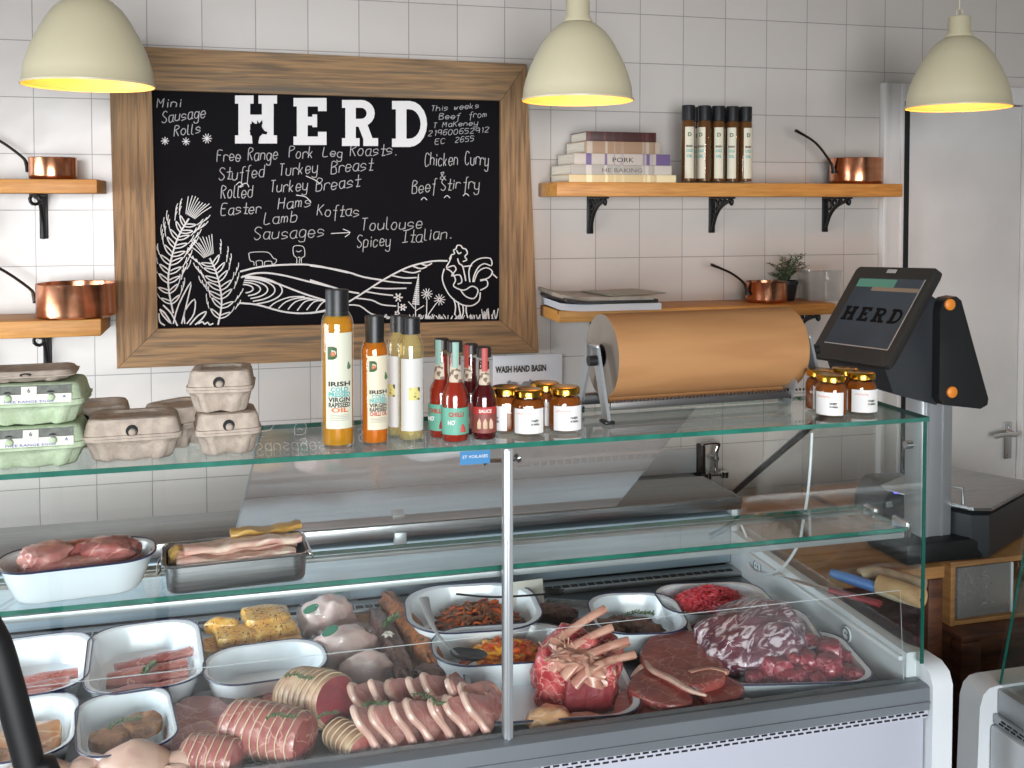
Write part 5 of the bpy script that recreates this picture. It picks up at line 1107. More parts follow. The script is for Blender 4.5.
mb = MB(); ring = [Vector(p) for p in rrect(S2.w, S2.l, .02, S2.h, 6)]; ring.append(ring[0]); mb.tube(ring, .0022, 6, caps=False); mb.build('rolled_rim', M_chrome, S2.t)
for s in (-1, 1):
    mb = MB(); x = s * S2.w * .497; mb.tube(smooth([(x, -.025, S2.h - .004), (x + s * .008, -.025, S2.h - .02), (x + s * .009, .025, S2.h - .02), (x, .025, S2.h - .004)], 4), .0018, 8); mb.build('wire_handle', M_chrome, S2.t)

# ---------------------------------------------------------------- on the shelf
for i, (u, v, z, L, wd, h, rz, lab) in enumerate(((-.02, -.10, .014, .165, .066, .042, R(2), 'long rough pork piece at the front of the shelf dish'), (.05, .18, .016, .165, .05, .052, R(-3), 'smooth pork piece lying along the back of the shelf dish'), (-.20, .05, .045, .075, .07, .03, R(30), 'small pork end on top of the shelf dish pile'), (.2, .02, .042, .085, .07, .032, R(-20), 'ragged pork trim on top of the shelf dish pile, beside the steel tray'))):
    single(blob((L, wd, h), i + 2, .22, 2.6, .75, amp2=.07), 'pork_piece', (M_pork, M_porkdk)[i % 2], lab, 'meat', S1.on(u, v, z), S1.rz + rz, 'pork pieces in the shelf dish')
bl_ = [(0, -.27, .020, M_bacon, 'front pale belly strip in the steel tray'), (.02, -.02, .024, M_fat, 'middle pale belly strip in the steel tray'), (-.02, .2, .026, M_bacon, 'belly strip along the back wall of the steel tray'), (.05, -.12, .036, M_bacon, 'belly strip lying on top of the others in the steel tray'), (.22, .24, .042, M_skinyel, 'yellow-skinned strip arched at the back of the steel tray')]
for i, (u, v, z, m, lab) in enumerate(bl_): single(strip(.19 if i < 4 else .12, .036, .012, i, .007, fold=.006), 'pork_strip', m, lab, 'meat', S2.on(u, v, z + .006), S2.rz + R((-1, 2, 1, 4, 3)[i]), 'pork strips in the steel tray')
for i in range(2): single(blob((.03, .03, .03), 20 + i, .3, 2, amp2=.15), 'pork_knuckle', (M_skinyel, M_bone)[i], ('yellow rolled knuckle end in the steel tray corner', 'rough bone end against the steel tray end wall')[i], 'meat', S2.on(-.40 + .05 * i, .1 - .22 * i, .022), 0)

# ---------------------------------------------------------------- rashers, patties, block
def rashers(D, n, L, u0, v0, dv, labs, grp, seed, rz0=0):
    for i in range(n): single(strip(L, .038, .014, seed + i, .004, taper=.15), 'pork_rasher', (M_sausage, M_porkdk)[i % 2], labs[i], 'meat', D.on(u0 + (.06 if i == n - 1 else 0), v0 + dv * i, .010 + .003 * (i % 2)), D.rz + rz0 + R((3, -2, 5, 12)[i % 4]), grp)
rashers(D1, 3, .15, .0, -.27, .13, ['front rasher in the dish beside the hoop', 'middle rasher in the dish beside the hoop', 'back rasher in the dish beside the hoop'], 'rashers in the back corner dish', 3)
rashers(D2, 4, .15, .02, -.28, .13, ['frontmost rasher in the dish with the sprig', 'second rasher from the front in the dish with the sprig', 'third rasher from the front in the dish with the sprig', 'back rasher, turned a little, in the dish with the sprig'], 'rashers in the sprig dish', 11)
sprig(D2.on(.03, -.08, .026), .05, 2, 'green herb sprig lying across the four rashers', R(70), rosemary=False)
for i, (u, v, z, rz, lab) in enumerate(((-.02, -.22, .002, .1, 'tan pork slab at the front of the dish by the hoop'), (.05, .06, .004, -.1, 'tan pork slab lying behind the front one by the hoop'))):
    single(slab([(-.05, -.035), (0, -.04), (.05, -.034), (.055, .02), (.03, .042), (-.04, .04), (-.055, 0)], .03, i, .1, .25, bump=.12), 'pork_slab', (M_patty, M_peach)[i], lab, 'meat', D3.on(u, v, z), D3.rz + rz, 'pork slabs in the dish by the hoop')
for i, (u, v, rz, lab) in enumerate(((-.17, .0, 0, 'round herbed patty with dark edges, beside the hoop side'), (.18, .08, 1, 'round herbed patty nearer the steak tray'))):
    c12 = [(.034 * math.cos(a * math.pi / 6), .034 * math.sin(a * math.pi / 6)) for a in range(12)]
    single(slab(c12, .019, i + 4, .1, .2, bump=.25), 'meat_patty', M_patty, lab, 'patty', D4.on(u, v, .016 + .004 * i), D4.rz + rz, 'herbed patties')
sprig(D4.on(-.02, .03, .040), .055, 5, 'thyme sprig across the two round patties', R(20)); 
for i in range(2): single(blob((.006, .005, .004), i, .2), 'leaf_scrap', M_herb, ('tiny leaf scrap in the empty dish', 'second leaf scrap in the empty dish, farther back')[i], 'herb', D5.on(-.2 + .38 * i, -.1 + .28 * i, 0), 0)

# ---------------------------------------------------------------- marinated pork slices
tr = MB(); c, po = px_poly([(188, 655), (205, 612), (292, 606), (305, 645)], ZD + .008); tr.loft([[(x, y, 0) for x, y in po], [(x * 1.03, y * 1.03, .010) for x, y in po], [(x * 1.0, y * 1.0, .010) for x, y in po], [(x * .97, y * .97, .002) for x, y in po]], sm=False)
single(tr, 'clear_tray', M_clearbox, 'shallow clear tray beneath the yellow marinated pork slices', 'tray', (c.x, c.y, ZD + .0005))
ys = [(214, 653, .010, 'lowest yellow pork slice at the corner by the rasher dish'), (252, 655, .010, 'low yellow pork slice in the middle of the tray'), (284, 648, .010, 'low yellow pork slice beside the bagged chickens'), (243, 640, .030, 'upper yellow pork slice in the middle of the stack'), (277, 634, .030, 'upper yellow pork slice beside the bagged chickens'), (271, 622, .042, 'yellow pork slice at the back of the stack')]
for i, (x, y, z, lab) in enumerate(ys):
    p = at(x + (10 if i == 0 else -5), y, Z=ZD + z); single(slab([(-.045, -.036), (0, -.040), (.045, -.035), (.048, 0), (.043, .038), (-.043, .040), (-.048, 0)], .022, i, .12, .2, bump=.1), 'pork_slice', M_yellow, lab, 'meat', p, R((8, -4, 6, 10, 14, 8)[i]), 'yellow marinated pork slices', 0, R((5, 2, -4, 6, -5, 4)[i]))
p = at(222, 632, Z=ZD + .040); single(blob((.075, .034, .032), 9, .15, 2, .9), 'pork_roll', M_yellow, 'rolled yellow pork slice on top of the stack by the rasher dish', 'meat', p, R(-12))

# ---------------------------------------------------------------- bagged chickens with green stickers
bags = [((328, 618), (.12, .10, .075), .6, 'bagged chicken with a green sticker at the back, touching the yellow pork slices', ((-.045, -.028, .054), (.03, .0, .075))), ((345, 650), (.13, .095, .07), .9, 'bagged chicken with one green sticker in front, by the empty dish', ((-.035, -.01, .064),)), ((368, 668), (.10, .07, .05), .2, 'small bagged chicken piece in clear film in front of the spiced ribs', ())]
for i, ((x, y), d_, rz, lab, st_) in enumerate(bags):
    p = at(x, y + 16, Z=ZD); t = thing('bagged_chicken', lab, 'chicken', (p.x, p.y + .02, ZD + .0005), R(rz * 20), 'bagged chickens')
    blob(d_, 30 + i, .25, 1.8, .85, amp2=.05).build('chicken_body', M_chickpink, t)
    b2 = blob((d_[0] * 1.1, d_[1] * 1.12, d_[2] * 1.04), 40 + i, .28, 3, .8, amp2=.10, f2=6); b2.build('plastic_bag', M_film, t, label='clear crinkled plastic bag')
    for (sx, sy, sz) in st_:
        mb = MB(); mb.lathe([(0, .0012), (.017, .001), (.018, 0)], 22, M=Matrix.Translation((sx, sy, sz + .012)) @ Matrix.Rotation(R(30), 4, 'X') @ Matrix.Rotation(R(-25 if sx < 0 else 0), 4, 'Y') @ Matrix.Diagonal((1, .55, 1, 1))); mb.build('oval_sticker', mat('sticker_green', '#2f6f58', .5), t)
# ---------------------------------------------------------------- spiced ribs on kraft paper
c, po = px_poly([(355, 602), (400, 597), (418, 600), (450, 668), (440, 682), (372, 688), (350, 640)], ZD + .003)
mb = slab(po, .0016, 1, .0, 1.2); single(mb, 'kraft_sheet', M_kraft, 'sheet of brown kraft paper beneath the spiced joints', 'paper', (c.x, c.y, ZD + .0008))
for i, (a, b_, wd, h, m, lab) in enumerate((((386, 604), (437, 672), .055, .05, M_spice, 'long orange spiced joint beside the stir fry dish'), ((376, 618), (404, 680), .05, .042, M_brown, 'dark spiced joint between the bagged chicken and the orange one'), ((420, 676), (445, 678), .05, .03, M_brown, 'small dark meat end lying in front of the spiced joints'))):
    A, B_ = at(*a, Z=ZD + .01), at(*b_, Z=ZD + .01); q = (A + B_) / 2; d_ = B_ - A
    single(blob((d_.length + .03, wd, h), 50 + i, .2, 3, .8, amp2=.08), 'spiced_joint', m, lab, 'meat', (q.x, q.y, ZD + .003), math.atan2(d_.y, d_.x), 'spiced joints on kraft paper')
p = at(391, 622, Z=ZD + .05); sprig((p.x, p.y, ZD + .046), .06, 7, 'curly parsley sprig on the spiced joints', R(50), rosemary=False)
p = at(388, 638, Z=ZD + .045)
f = thing('garnish_flower', 'small white flower garnish under the parsley', 'flower', (p.x, p.y, ZD + .047)); mb = MB()
for k in range(6): a = k * 1.047; mb.tube([(0, 0, .003), (.008 * math.cos(a), .008 * math.sin(a), .008), (.014 * math.cos(a), .014 * math.sin(a), .004)], [.0015, .005, .001], 6, flat=.4)
mb.build('petals', M_label, f); MB().lathe([(0, .008), (.003, .006), (.003, .002), (0, .002)], 10).build('flower_centre', M_yellow, f)

# ---------------------------------------------------------------- stir fry, pepper mix, mince
def heap(D, n, dims, L, r, seed, mats, name, part_names, label, curl=.5, z=.004, off=(0, 0), core=None, cut=1):
    t = thing(name, label, 'food', D.on(off[0], off[1], 0), D.rz); rnd = random.Random(seed)
    cm = blob((dims[0] * 1.75, dims[1] * 1.75, dims[2] * .85), seed, .15, 2); cm.build('heap_core', core or mats[0], t)['kind'] = 'stuff'
    for m, nm in zip(mats, part_names):
        mb = MB()
        for k in range(n):
            a = rnd.uniform(0, 6.28); q = math.sqrt(rnd.random()); x, y = dims[0] * q * math.cos(a), dims[1] * q * math.sin(a)
            zz = z + dims[2] * (1 - q * q) ** .7 * rnd.uniform(.75, 1.05); b_ = rnd.uniform(0, 6.28); e = Vector((math.cos(b_), math.sin(b_), rnd.uniform(-.35, .35))) * L * rnd.uniform(.6, 1.2); sd = e.cross(Vector((0, 0, 1))) * curl * rnd.uniform(-.5, .5)
            p = Vector((x, y, zz)); pts = [p - e / 2, p + sd * .6 + Vector((0, 0, L * .12)), p + e / 2]
            for v_ in pts: v_.z = max(v_.z, .002)
            mb.tube(smooth(pts, 2), r * rnd.uniform(.8, 1.25), 6, flat=.65)
        mb.build(nm, m, t)['kind'] = 'stuff'
    t['kind'] = 'stuff'; return t
heap(E1, 240, (E1.w * .34, E1.l * .32, .055), .038, .0036, 1, [M_carrot, M_beefstrip], 'stir_fry_mix', ['carrot_strips', 'beef_strips'], 'shredded carrot and beef stir fry heaped in the enamel dish', off=(.05, .02), core=M_beefstrip)
heap(E2, 120, (E2.w * .30, E2.l * .32, .045), .032, .0058, 2, [M_pepper, M_pepper2], 'pepper_mix', ['yellow_pepper_strips', 'orange_pepper_strips'], 'yellow and orange pepper strips heaped in the enamel dish', 1.2, off=(.02, .02), core=M_pepper)
heap(MM, 900, (MM.w * .36, MM.l * .36, .045), .022, .0032, 3, [M_mince], 'beef_mince', ['mince_strands'], 'bright red minced beef heaped in the dish at the back', off=(-.02, 0), core=M_mince)
mmh = [o for o in C.objects if o.name == 'beef_mince'][0]; mmh.location.z += .022
# spoons
def spoon(label, pts, m1, m2, bowl, rz, hr=(.0035,), flat=.6):
    P = [at(x, y, Z=ZD + z) for x, y, z in pts]; t = thing('serving_spoon', label, 'spoon', tuple(P[-1]), group='serving spoons'); L_ = [p - P[-1] for p in P]
    MB().tube(smooth(L_, 5), list(hr) if len(hr) > 1 else hr[0], 10, flat=flat).build('spoon_handle', m1, t)
    mb = MB(); mb.loft([[(x * s, y * s, z) for x, y, z in rrect(bowl[0], bowl[1], bowl[1] * .48, zz, 8)] for s, zz in ((.3, 0), (.75, .002), (1, .010), (.96, .0105), (.7, .004), (.25, .0025))]); o = mb.build('spoon_bowl', m2, t); o.rotation_euler = (0, R(6), rz); o.location = (0.02 * math.cos(rz), .02 * math.sin(rz), -.004)
    return t
n_ = (4 - 1) * 5 + 1
spoon('steel serving spoon with a broad pale handle resting across the pepper dish', [(424, 598, .115), (431, 622, .105), (442, 640, .085), (458, 656, .062)], M_alu, mat('spoon_dark', '#4b5055', .3, .8), (.075, .045), R(-14), [.011 - .0075 * min(1, i / n_ * 2) for i in range(n_)], .3)
spoon('black serving spoon lying across the stir fry dish', [(456, 594, .105), (490, 597, .10), (520, 596, .095), (546, 594, .085)], M_black, M_black, (.05, .03), R(0), (.0035,))
p = at(532, 592, Z=ZD + .07); card = thing('price_card', 'blank white folded card standing behind the stir fry dish', 'card', (p.x - .01, p.y + .03, ZD + .0005), R(4))
mb = MB(); mb.loft([[(-.045, -.02, 0), (.045, -.02, 0), (.045, 0, .085), (-.045, 0, .085)], [(-.045, -.019, 0), (.045, -.019, 0), (.045, .001, .084), (-.045, .001, .084)]], sm=False); mb.build('card_front', M_label, card)
mb = MB(); mb.loft([[(-.045, .0205, 0), (.045, .0205, 0), (.045, .0015, .085), (-.045, .0015, .085)], [(-.045, .0215, 0), (.045, .0215, 0), (.045, .0025, .085), (-.045, .0025, .085)]], sm=False); mb.build('card_back', M_label, card)

# ---------------------------------------------------------------- dark herbed meat, crumb-coated tray
for i, (u, v, z, d_, rz, lab) in enumerate(((-.20, .12, .0, (.045, .04, .035), .4, 'dark herbed meat ball at the back of the dish behind the ribs'), (.02, .02, .002, (.075, .045, .036), -.2, 'dark herbed meat piece in the middle of the dish behind the ribs'), (.14, -.14, .003, (.06, .045, .034), -.5, 'dark herbed meat piece at the front of the dish behind the ribs'))):
    single(blob(d_, 60 + i, .2, 3, amp2=.1), 'herbed_meat', M_brown, lab, 'meat', FF.on(u, v, z), FF.rz + rz, 'herbed meat pieces')
sprig(FF.on(.05, .1, .034), .06, 13, 'rosemary tuft on the dark herbed meat', R(-15))
c, po = px_poly([(520, 622), (548, 602), (612, 606), (650, 640), (640, 660), (560, 660)], ZD + .008)
mb = MB(); mb.loft([[(x * .97, y * .97, 0) for x, y in po], [(x * 1.02, y * 1.02, .016) for x, y in po], [(x, y, .016) for x, y in po], [(x * .95, y * .95, .002) for x, y in po]], sm=False); single(mb, 'steel_tray', M_steel, 'flat steel tray of dark coated meat between the pepper dish and herbed meat', 'tray', (c.x, c.y, ZD + .0005))
for i, (x, y, d_, rz, lab) in enumerate(((556, 622, (.10, .06, .04), -.5, 'dark coated meat piece at the back of the steel tray'), (596, 640, (.12, .07, .045), -.3, 'dark coated meat piece at the front of the steel tray, touching the rib bones'), (566, 642, (.09, .05, .035), .2, 'dark coated meat piece beside the pepper dish'))):
    p = at(x, y, Z=ZD + .003); single(blob(d_, 70 + i, .18, 3, amp2=.1, f2=12), 'coated_meat', M_brown, lab, 'meat', (p.x, p.y, ZD + .003), rz, 'coated meat pieces')

# ---------------------------------------------------------------- standing rib of beef
p = at(592, 719, Z=ZD + .008); rb = thing('rib_roast', 'standing rib of beef with four cleaned bones pointing up', 'meat', (p.x, p.y + .004, ZD + .0065), R(-22)); RO = Vector(rb.location); RI = Matrix.Rotation(R(22), 4, 'Z')
bd = blob((.165, .125, .125), 81, .30, 1.9, .82, 40, 26, amp2=.07, f2=8)
bd.build('beef_body', M_rib, rb)
mb = slab([(-.045, -.045), (0, -.055), (.04, -.045), (.045, .02), (.02, .045), (-.03, .04)], .006, 5, .3, .3)
o = mb.build('cut_face', M_ribdk, rb, label='dark red cut face'); o.location = (.026, -.056, .05); o.rotation_euler = (R(84), 0, R(18))
mb = MB(); rnd = random.Random(6)
for k in range(26):
    a = rnd.uniform(-.5, 3.4); th = rnd.uniform(.3, 1.2); q = Vector((.078 * math.cos(a) * math.sin(th), -.065 * abs(math.sin(a)) * math.sin(th), .05 + .07 * math.cos(th))); e = Vector((rnd.uniform(-1, 1), rnd.uniform(-.4, .4), rnd.uniform(-1, .3))) * .022
    mb.tube(smooth([q - e, q + Vector((0, -.003, .004)), q + e], 3), .0018, 5, flat=.6)
mb.build('fat_veins', M_beeffat, rb)
for i, (a, b_, za, zb_) in enumerate((((572, 662), (622, 627), .118, .165), ((584, 672), (630, 647), .112, .150), ((597, 682), (647, 661), .106, .135), ((607, 692), (654, 676), .096, .115))):
    A, B_ = at(*a, Z=ZD + za), at(*b_, Z=ZD + zb_); A, B_ = RI @ (A - RO), RI @ (B_ - RO); d_ = B_ - A
    MB().tube(smooth([A - d_ * .35 - Vector((0, 0, .02)), A, A + d_ * .5 + Vector((0, 0, .004)), B_], 5), [.013, .013, .0125, .012, .0115, .011, .0105, .010, .0095, .0095, .0095, .0095, .0097, .010, .010, .0095], 10, flat=.75).build('rib_bone', M_bone, rb)
mb = MB(); rnd = random.Random(9)
for k in range(18):
    q = RI @ (at(570 + rnd.uniform(0, 70), 672 + rnd.uniform(-6, 26), Z=ZD + .115) - RO); e = Vector((rnd.uniform(-.2, 1), rnd.uniform(-.3, .6), rnd.uniform(-.1, .6))) * .026; mb.tube([q - e, q + Vector((0, 0, .003)), q + e], [.005, .005, .002], 6, flat=.6)
mb.build('bone_trim', M_bone, rb)['kind'] = 'stuff'
fc = blob((.12, .06, .045), 83, .35, 2.5, .8, amp2=.15, f2=7).build('fat_cap', M_bone, rb); q = RI @ (at(592, 682, Z=ZD + .095) - RO); fc.location = q - Vector((0, 0, .02)); fc.rotation_euler = (0, R(12), R(-20))
p = at(553, 735, Z=ZD + .012); single(blob((.085, .065, .04), 90, .2, 2, .85, amp2=.04), 'chicken_portion', M_peach, 'peach-coloured chicken portion tucked under the rib joint beside the centre post', 'meat', (p.x, p.y + .02, ZD + .0065), .3)
p = at(592, 737, Z=ZD + .012); single(blob((.08, .05, .024), 91, .2, 2, .85, amp2=.04), 'chicken_portion', M_peach, 'flat chicken portion at the rail in front of the rib joint', 'meat', (p.x, p.y + .02, ZD + .0065), -.1)

# ---------------------------------------------------------------- beef steaks
def steak(label, poly, z, th, seed, fatpts=None, grp='beef steaks', m=M_steak, bone=None, tilt=(0, 0)):
    c, po = px_poly(poly, ZD + z + th); t = thing('beef_steak', label, 'steak', (c.x, c.y, ZD + z), 0, grp)
    slab(po, th, seed, .08, .15, bump=.05).build('lean', m, t)
    if fatpts:
        P = [at(x, y, Z=ZD + z + th * .8) - Vector((c.x, c.y, ZD + z)) for x, y in fatpts]; n = (len(P) - 1) * 4 + 1
        MB().tube(smooth(P, 4), [.0075 * (.35 + .65 * math.sin(math.pi * min(1, (i + .6) / n))) for i in range(n)], 8, flat=.75).build('fat_edge', M_fat, t, label='pale fat edge')
    if bone:
        P = [at(x, y, Z=ZD + z + th * .95) - Vector((c.x, c.y, ZD + z)) for x, y in bone]
        MB().tube(smooth(P, 4), .0065, 8, flat=.7).build('steak_bone', M_bone, t)
    t.rotation_euler = (tilt[0], tilt[1], 0); return t
steak('big beef steak lying open on top of the steak pile, beside the marbled shoulder', [(652, 668), (664, 648), (690, 640), (716, 646), (733, 666), (742, 690), (722, 700), (700, 700), (672, 686)], .034, .020, 3, [(655, 668), (664, 684), (684, 694), (704, 706), (722, 712)], bone=[(704, 688), (724, 684), (744, 688)])
steak('thick dark steak end in front of the big open steak', [(702, 690), (722, 682), (744, 686), (752, 696), (742, 706), (714, 708)], .006, .030, 5, [(702, 690), (722, 684), (746, 690)])
steak('wide beef steak at the bottom of the pile beside the rail', [(618, 698), (640, 688), (690, 692), (712, 708), (690, 716), (650, 721), (620, 720)], .002, .020, 6, [(640, 696), (668, 690), (700, 708)], m=M_porkdk)
steak('smaller beef steak leaning on the rib bones', [(630, 690), (650, 670), (676, 682), (696, 702), (668, 708)], .020, .020, 8, [(634, 680), (648, 668), (664, 676)])
steak('thin steak trim by the rail with a yellow fat corner', [(704, 704), (732, 700), (748, 698), (754, 704), (728, 709)], .002, .012, 9, [(730, 706), (746, 701), (753, 702)])

# ---------------------------------------------------------------- marbled shoulder and diced beef
p = at(772, 668, Z=ZD + .008); sh = thing('marbled_shoulder', 'large purple marbled shoulder joint in loose film', 'meat', (p.x - .01, p.y + .065, ZD + .0065), R(20))
blob((.27, .19, .10), 95, .22, 1.8, .85, 44, 30, amp2=.035).build('joint_body', M_purple, sh); blob((.286, .206, .103), 96, .22, 2.4, .8, 44, 30, amp2=.05, f2=7).build('cling_film', M_film, sh)
p = at(703, 636, Z=ZD + .03); single(blob((.045, .06, .04), 97, .25, 2, amp2=.05), 'shoulder_trim', M_rib, 'bright red trim at the end of the marbled shoulder, beside the mince dish', 'meat', NN.on(-.40, .28, .002), .5)
rnd = random.Random(17); dices = [blob((.034, .03, .026), 100 + i, .3, 2.2, .75, 18, 12, amp2=.06).build('diced_beef', (M_dice, M_dice, M_dice, M_peach)[i]) for i in range(4)]
n = 0; first = [True] * 4
for k in range(80):
    lay2 = k >= 52
    u, v = rnd.uniform(-.39, .39), rnd.uniform(-.37, .37)
    if (abs(u) / .41) ** 3 + (abs(v) / .39) ** 3 > 1: u *= .8; v *= .8
    i = 3 if (v > .2 and u < .05 and rnd.random() < .8) else rnd.randrange(3)
    o = dices[i] if first[i] else dices[i].copy()
    if not first[i]: C.objects.link(o)
    first[i] = False
    if lay2: u *= .75; v *= .75
    o.location = OO.on(u, v, .017 if lay2 else .0); o.rotation_euler = (0, 0, rnd.uniform(0, 6.28)); s_ = rnd.uniform(1.0, 1.45); o.scale = (s_,) * 3
    if i == 3: tag(o, 'pale fatty cube among the diced beef, next to the marbled shoulder', 'meat', 'pale cubes in the diced beef')
    else: tag(o, 'dark red cube of diced beef in the front corner dish', 'meat', 'diced beef cubes')
for i in range(4):
    if first[i]: bpy.data.objects.remove(dices[i])

# ---------------------------------------------------------------- front: flat steak tray, tied joints, chickens
def flat_tray(label, pts):
    c, po = px_poly(pts, ZD + .010); mb = MB(); mb.loft([[(x * .98, y * .98, 0) for x, y in po], [(x * 1.01, y * 1.01, .012) for x, y in po], [(x, y, .012) for x, y in po], [(x * .97, y * .97, .002) for x, y in po]], sm=False)
    return single(mb, 'clear_tray', M_clearbox, label, 'tray', (c.x, c.y, ZD + .0005))
flat_tray('flat clear tray beneath the pork steaks and tied joints', [(160, 700), (235, 688), (345, 676), (350, 766), (150, 788)])
steak('rosy pork steak with pale seams at the tray corner by the patties dish', [(168, 712), (188, 695), (216, 696), (236, 712), (228, 738), (196, 746), (166, 736)], .004, .022, 21, [(176, 704), (196, 712), (214, 704)], 'pork steaks in the front tray', M_porkdk)
steak('rosy pork steak half covered in front of the seamed one', [(172, 736), (196, 722), (230, 730), (240, 748), (205, 762), (176, 760)], .012, .022, 22, [(186, 730), (206, 724), (222, 736)], 'pork steaks in the front tray', M_porkdk)
steak('dark meat slice under the empty oblong dish edge', [(214, 700), (240, 688), (270, 690), (282, 704), (256, 716), (228, 714)], .004, .022, 23, None, 'pork steaks in the front tray', M_brown)
steak('pink meat end tucked beside the tied joints', [(262, 696), (282, 684), (312, 682), (314, 700), (280, 712)], .006, .026, 24, [(268, 696), (284, 690)], 'pork steaks in the front tray', M_porkdk)
def tied_joint(label, px, py, L, dia, rz, seed, m_face, z=.0, m=M_twinefat, nst=8, elev=0):
    p = at(px, py, Z=ZD + z); t = thing('tied_joint', label, 'meat', (p.x, p.y, ZD + z), rz, 'string-tied rolled joints'); t.rotation_euler = (0, R(elev), rz)
    rings = []; N_ = 26; K = 16
    def rad(x, a): u = abs(2 * x / L); return dia / 2 * (1 - .16 * u ** 4) * (1 + .05 * nz((x * 12, math.cos(a), math.sin(a)), 1.5, seed) + .018 * math.cos(2 * math.pi * x / L * nst))
    for i in range(K * 2 + 1):
        x = -L / 2 + L * i / (K * 2); rings.append([(x, rad(x, 2 * math.pi * j / N_) * math.cos(2 * math.pi * j / N_), dia * .46 + rad(x, 2 * math.pi * j / N_) * math.sin(2 * math.pi * j / N_) * .92) for j in range(N_)])
    e = rings[0]; cz = dia * .46
    for s, x in ((.8, -L / 2 - .006), (.4, -L / 2 - .010)): rings.insert(0, [(x, q[1] * s, cz + (q[2] - cz) * s) for q in e])
    MB().loft(rings, True, False).build('joint_body', m, t)
    e = rings[-1]; fr = [e] + [[(L / 2 + .008 * (1 - s), q[1] * s, cz + (q[2] - cz) * s) for q in e] for s in (.93, .7, .4, .1)]
    MB().loft(fr, False, True).build('cut_face', m_face, t, label='dark red cut end')
    for k in range(nst):
        x = -L * .44 + L * .86 * k / (nst - 1); mb = MB(); mb.tube([(x + .0015 * math.sin(j), (rad(x, 0) * 1.0 + .0012) * math.cos(2 * math.pi * j / 24), cz + (rad(x, 0) + .0014) * .93 * math.sin(2 * math.pi * j / 24)) for j in range(25)], .0011, 5, caps=False); mb.build('string', M_string, t)
    return t
tied_joint('largest string-tied joint with dark red face and herb tuft, behind the others', 318, 728, .13, .105, R(-56), 31, M_ribdk, .004, elev=-12)
tied_joint('string-tied rosy joint lying in front of the pork steaks', 268, 762, .15, .098, R(-35), 32, M_steak, .004, M_porkdk, 9)
tied_joint('pale string-tied joint at the rail beside the chops tray', 352, 776, .085, .058, R(-62), 33, M_porkdk, .003, M_twinefat, 6)
tied_joint('small string-tied joint between the chicken and the rosy joint', 212, 778, .09, .07, R(-25), 34, M_porkdk, .003, M_porkdk, 6)
for i, (x, y, z, L, rz, lab) in enumerate(((297, 680, .105, .055, -35, 'rosemary tuft on the largest tied joint'), (280, 720, .098, .05, -20, 'rosemary tuft on the rosy tied joint'), (332, 750, .095, .035, 10, 'small herb tuft between the tied joints'))):
    p = at(x, y, Z=ZD + z); sprig(tuple(p), L, 40 + i, lab, R(rz))
def chicken(label, px, py, s, rz, seed):
    p = at(px, py, Z=ZD); t = thing('whole_chicken', label, 'chicken', (p.x, p.y, ZD + .0005), rz, 'whole raw chickens')
    rings = []; K, N_ = 22, 30
    for i in range(1, K):
        u = i / K; x = (u - .5) * .19; w = math.sin(math.pi * u) ** .55 * (1 - .18 * u)
        r = []
        for j in range(N_):
            a = 2 * math.pi * j / N_; y = .068 * w * math.cos(a); z = .052 * w * math.sin(a); z += .012 * w * max(0, math.cos(a * 1 - math.pi / 2)) ** 2 * math.exp(-(y / .02) ** 2)
            if math.sin(a) > 0: z -= .006 * math.exp(-(y / .004) ** 2)
            z = max(z, -.034); r.append((x, y, z + .036 + .003 * nz((x, y, z), 18, seed)))
        rings.append(r)
    MB().loft(rings).build('chicken_body', M_chick, t)
    for sd in (-1, 1):
        MB().tube(smooth([(-.04, sd * .058, .030), (.0, sd * .072, .040), (.05, sd * .058, .034), (.098, sd * .030, .030)], 4), [.012, .018, .024, .027, .028, .027, .024, .020, .015, .012, .010, .010, .010], 12).build('drumstick', M_chick, t)
        MB().tube(smooth([(-.055, sd * .055, .045), (-.03, sd * .078, .035), (-.065, sd * .082, .024), (-.085, sd * .06, .022)], 4), [.010, .012, .014, .014, .013, .012, .011, .010, .009, .008, .007, .006, .005], 10).build('wing', M_chick, t)
    t.scale = s; return t
chicken('whole raw chicken lying in front of the two-patty dish', 134, 795, (.50, 1.05, .80), R(80), 1)
chicken('whole raw chicken in the corner beside the hoop', 32, 808, (.50, 1.0, .78), R(95), 2)
# ---------------------------------------------------------------- pork chops in a fan
flat_tray('flat clear tray holding the fanned pork chops', [(352, 694), (470, 672), (504, 738), (498, 748), (352, 768)])
def chop(seed):
    t = thing('pork_chop', '', 'chop'); rnd = random.Random(seed); j = lambda: rnd.uniform(-.005, .005)
    po = [(-.050, .0), (.050, .0), (.058 + j(), .026 + j()), (.024, .046 + j()), (-.022 + j(), .068 + j()), (-.046, .078 + j()), (-.058, .058), (-.050, .028 + j())]
    slab(po, .013, seed, .05, .5).build('lean', M_pork, t)
    P = [(x * 1.0, y, .0065) for x, y in (po[0], po[7], po[6], po[5], po[4])]; MB().tube(smooth(P, 5), [.005] + [.0062] * 15 + [.006, .005, .004, .003, .002], 8, flat=1.0).build('fat_rind', M_fat, t, label='thick pale fat rind')
    MB().tube(smooth([(.046, .004, .008), (.05, .024, .008), (.026, .04, .008)], 4), .0045, 8).build('chop_bone', M_bone, t)
    return t
protos = [chop(s) for s in (1, 2, 3)]; used = [False] * 3
rowA = [(372, 722, 0), (391, 720, 5), (409, 718, -4), (428, 716, 4), (446, 713, -2), (465, 716, 6), (484, 722, -3)]
rowB = [(378, 757, 3), (397, 755, -4), (415, 752, 5), (434, 751, -2), (454, 749, 4), (474, 747, -5), (491, 742, 0)]
namesA = ['first chop in the back row, beside the tied joint', 'second chop in the back row from the tied joint', 'third chop in the back row from the tied joint', 'fourth and middle chop of the back row', 'tall chop, fifth along the back row', 'sixth chop along the back row', 'last chop of the back row, by the rib tray']
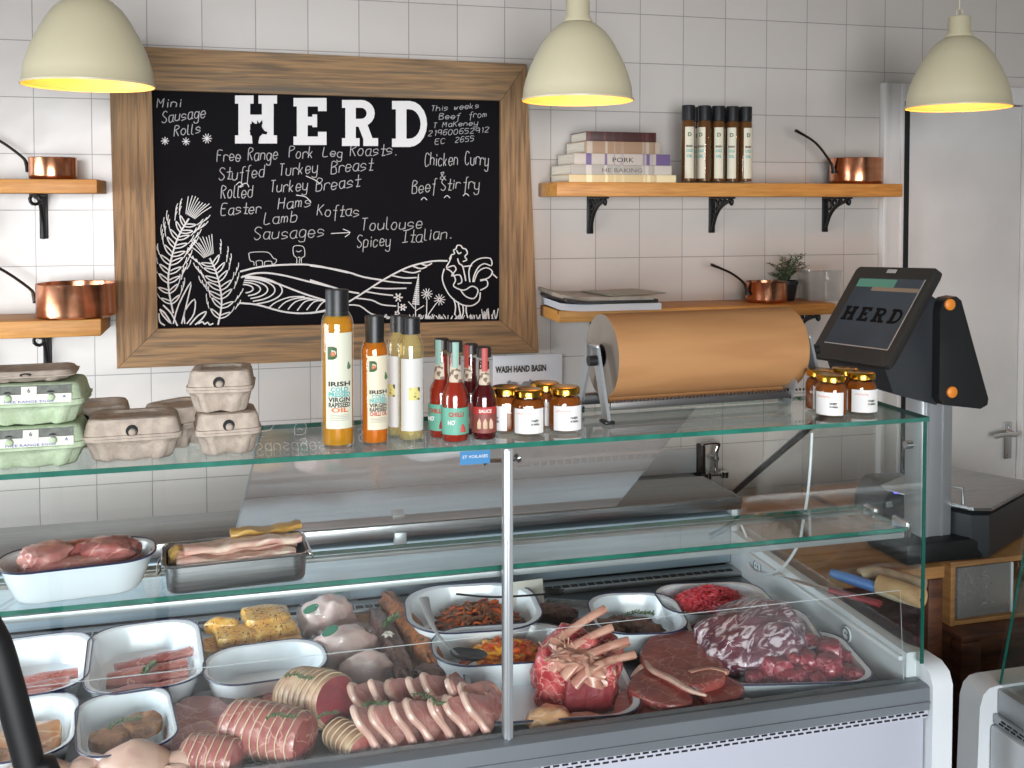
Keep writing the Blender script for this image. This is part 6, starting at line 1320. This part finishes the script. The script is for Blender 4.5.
namesB = ['first chop in the front row, beside the pale tied joint', 'second chop in the front row from the pale tied joint', 'third chop in the front row from the pale tied joint', 'fourth chop in the front row, behind the rosemary', 'fifth chop in the front row from the pale tied joint', 'sixth chop in the front row, near the centre post', 'last chop of the front row, at the centre post']
n_ = 0
for row, names in ((rowA, namesA), (rowB, namesB)):
    for i, ((x, y, dz), lab) in enumerate(zip(row, names)):
        rz = R(66 + dz * 2); d_ = Vector((math.cos(rz), math.sin(rz), 0)); p = at(x, y, Z=ZD + .03) + d_ * .045; k = n_ % 3; n_ += 1
        t = protos[k] if not used[k] else dup(protos[k], p); used[k] = True
        t.location = (p.x, p.y, ZD + .026); t.rotation_euler = (R(54 + dz), 0, rz); tag(t, 'pork chop, ' + lab, 'chop', 'fanned pork chops')
for i, (x, y, d_, lab) in enumerate(((400, 760, (.12, .08, .03), 'flat pink pork piece lying beneath the front chops'), (455, 752, (.12, .09, .03), 'flat pink pork piece lying beneath the chops by the post'), (430, 722, (.17, .08, .03), 'flat pork piece beneath the back row of chops'))):
    p = at(x, y, Z=ZD + .01); single(blob(d_, 120 + i, .2, 2, amp2=.03), 'pork_piece', M_pork, lab, 'meat', (p.x, p.y, ZD + .003), .2, 'pork pieces beneath the chops')
for i, (x, y, z, L, rz, lab) in enumerate(((376, 708, .085, .05, -20, 'rosemary sprig on the first chops by the tied joint'), (438, 734, .088, .07, -55, 'rosemary sprig lying across the middle chops'))):
    p = at(x, y, Z=ZD + z); sprig(tuple(p), L, 50 + i, lab, R(rz))

# ---------------------------------------------------------------- nothing leans through the front glass or sinks into the deck
bpy.context.view_layer.update()
def extent(o):
    pts = []
    for c in [o] + list(o.children_recursive):
        if c.type == 'MESH': pts += [c.matrix_world @ v.co for v in c.data.vertices]
    return pts
for o in list(C.objects):
    if o.parent is None and o.get('category') and o.get('category') not in ('counter', 'rail', 'sink', 'sticker', 'cable', 'lamp', 'shelf', 'table'):
        P = extent(o)
        if not P: continue
        lo = [min(p[i] for p in P) for i in range(3)]; hi = [max(p[i] for p in P) for i in range(3)]
        if lo[2] > .55 and hi[2] < 1.22 and lo[0] < 1.2 and hi[1] < 2.6:
            lim = 1.702
            if lo[1] < lim: o.location.y += lim - lo[1]
            if lo[2] < ZD + .0003 : o.location.z += ZD + .0003 - lo[2]
            if hi[1] > 2.412: o.location.y -= hi[1] - 2.412
            if hi[0] > 1.224 and o.get('category') not in ('knife',): o.location.x -= hi[0] - 1.224
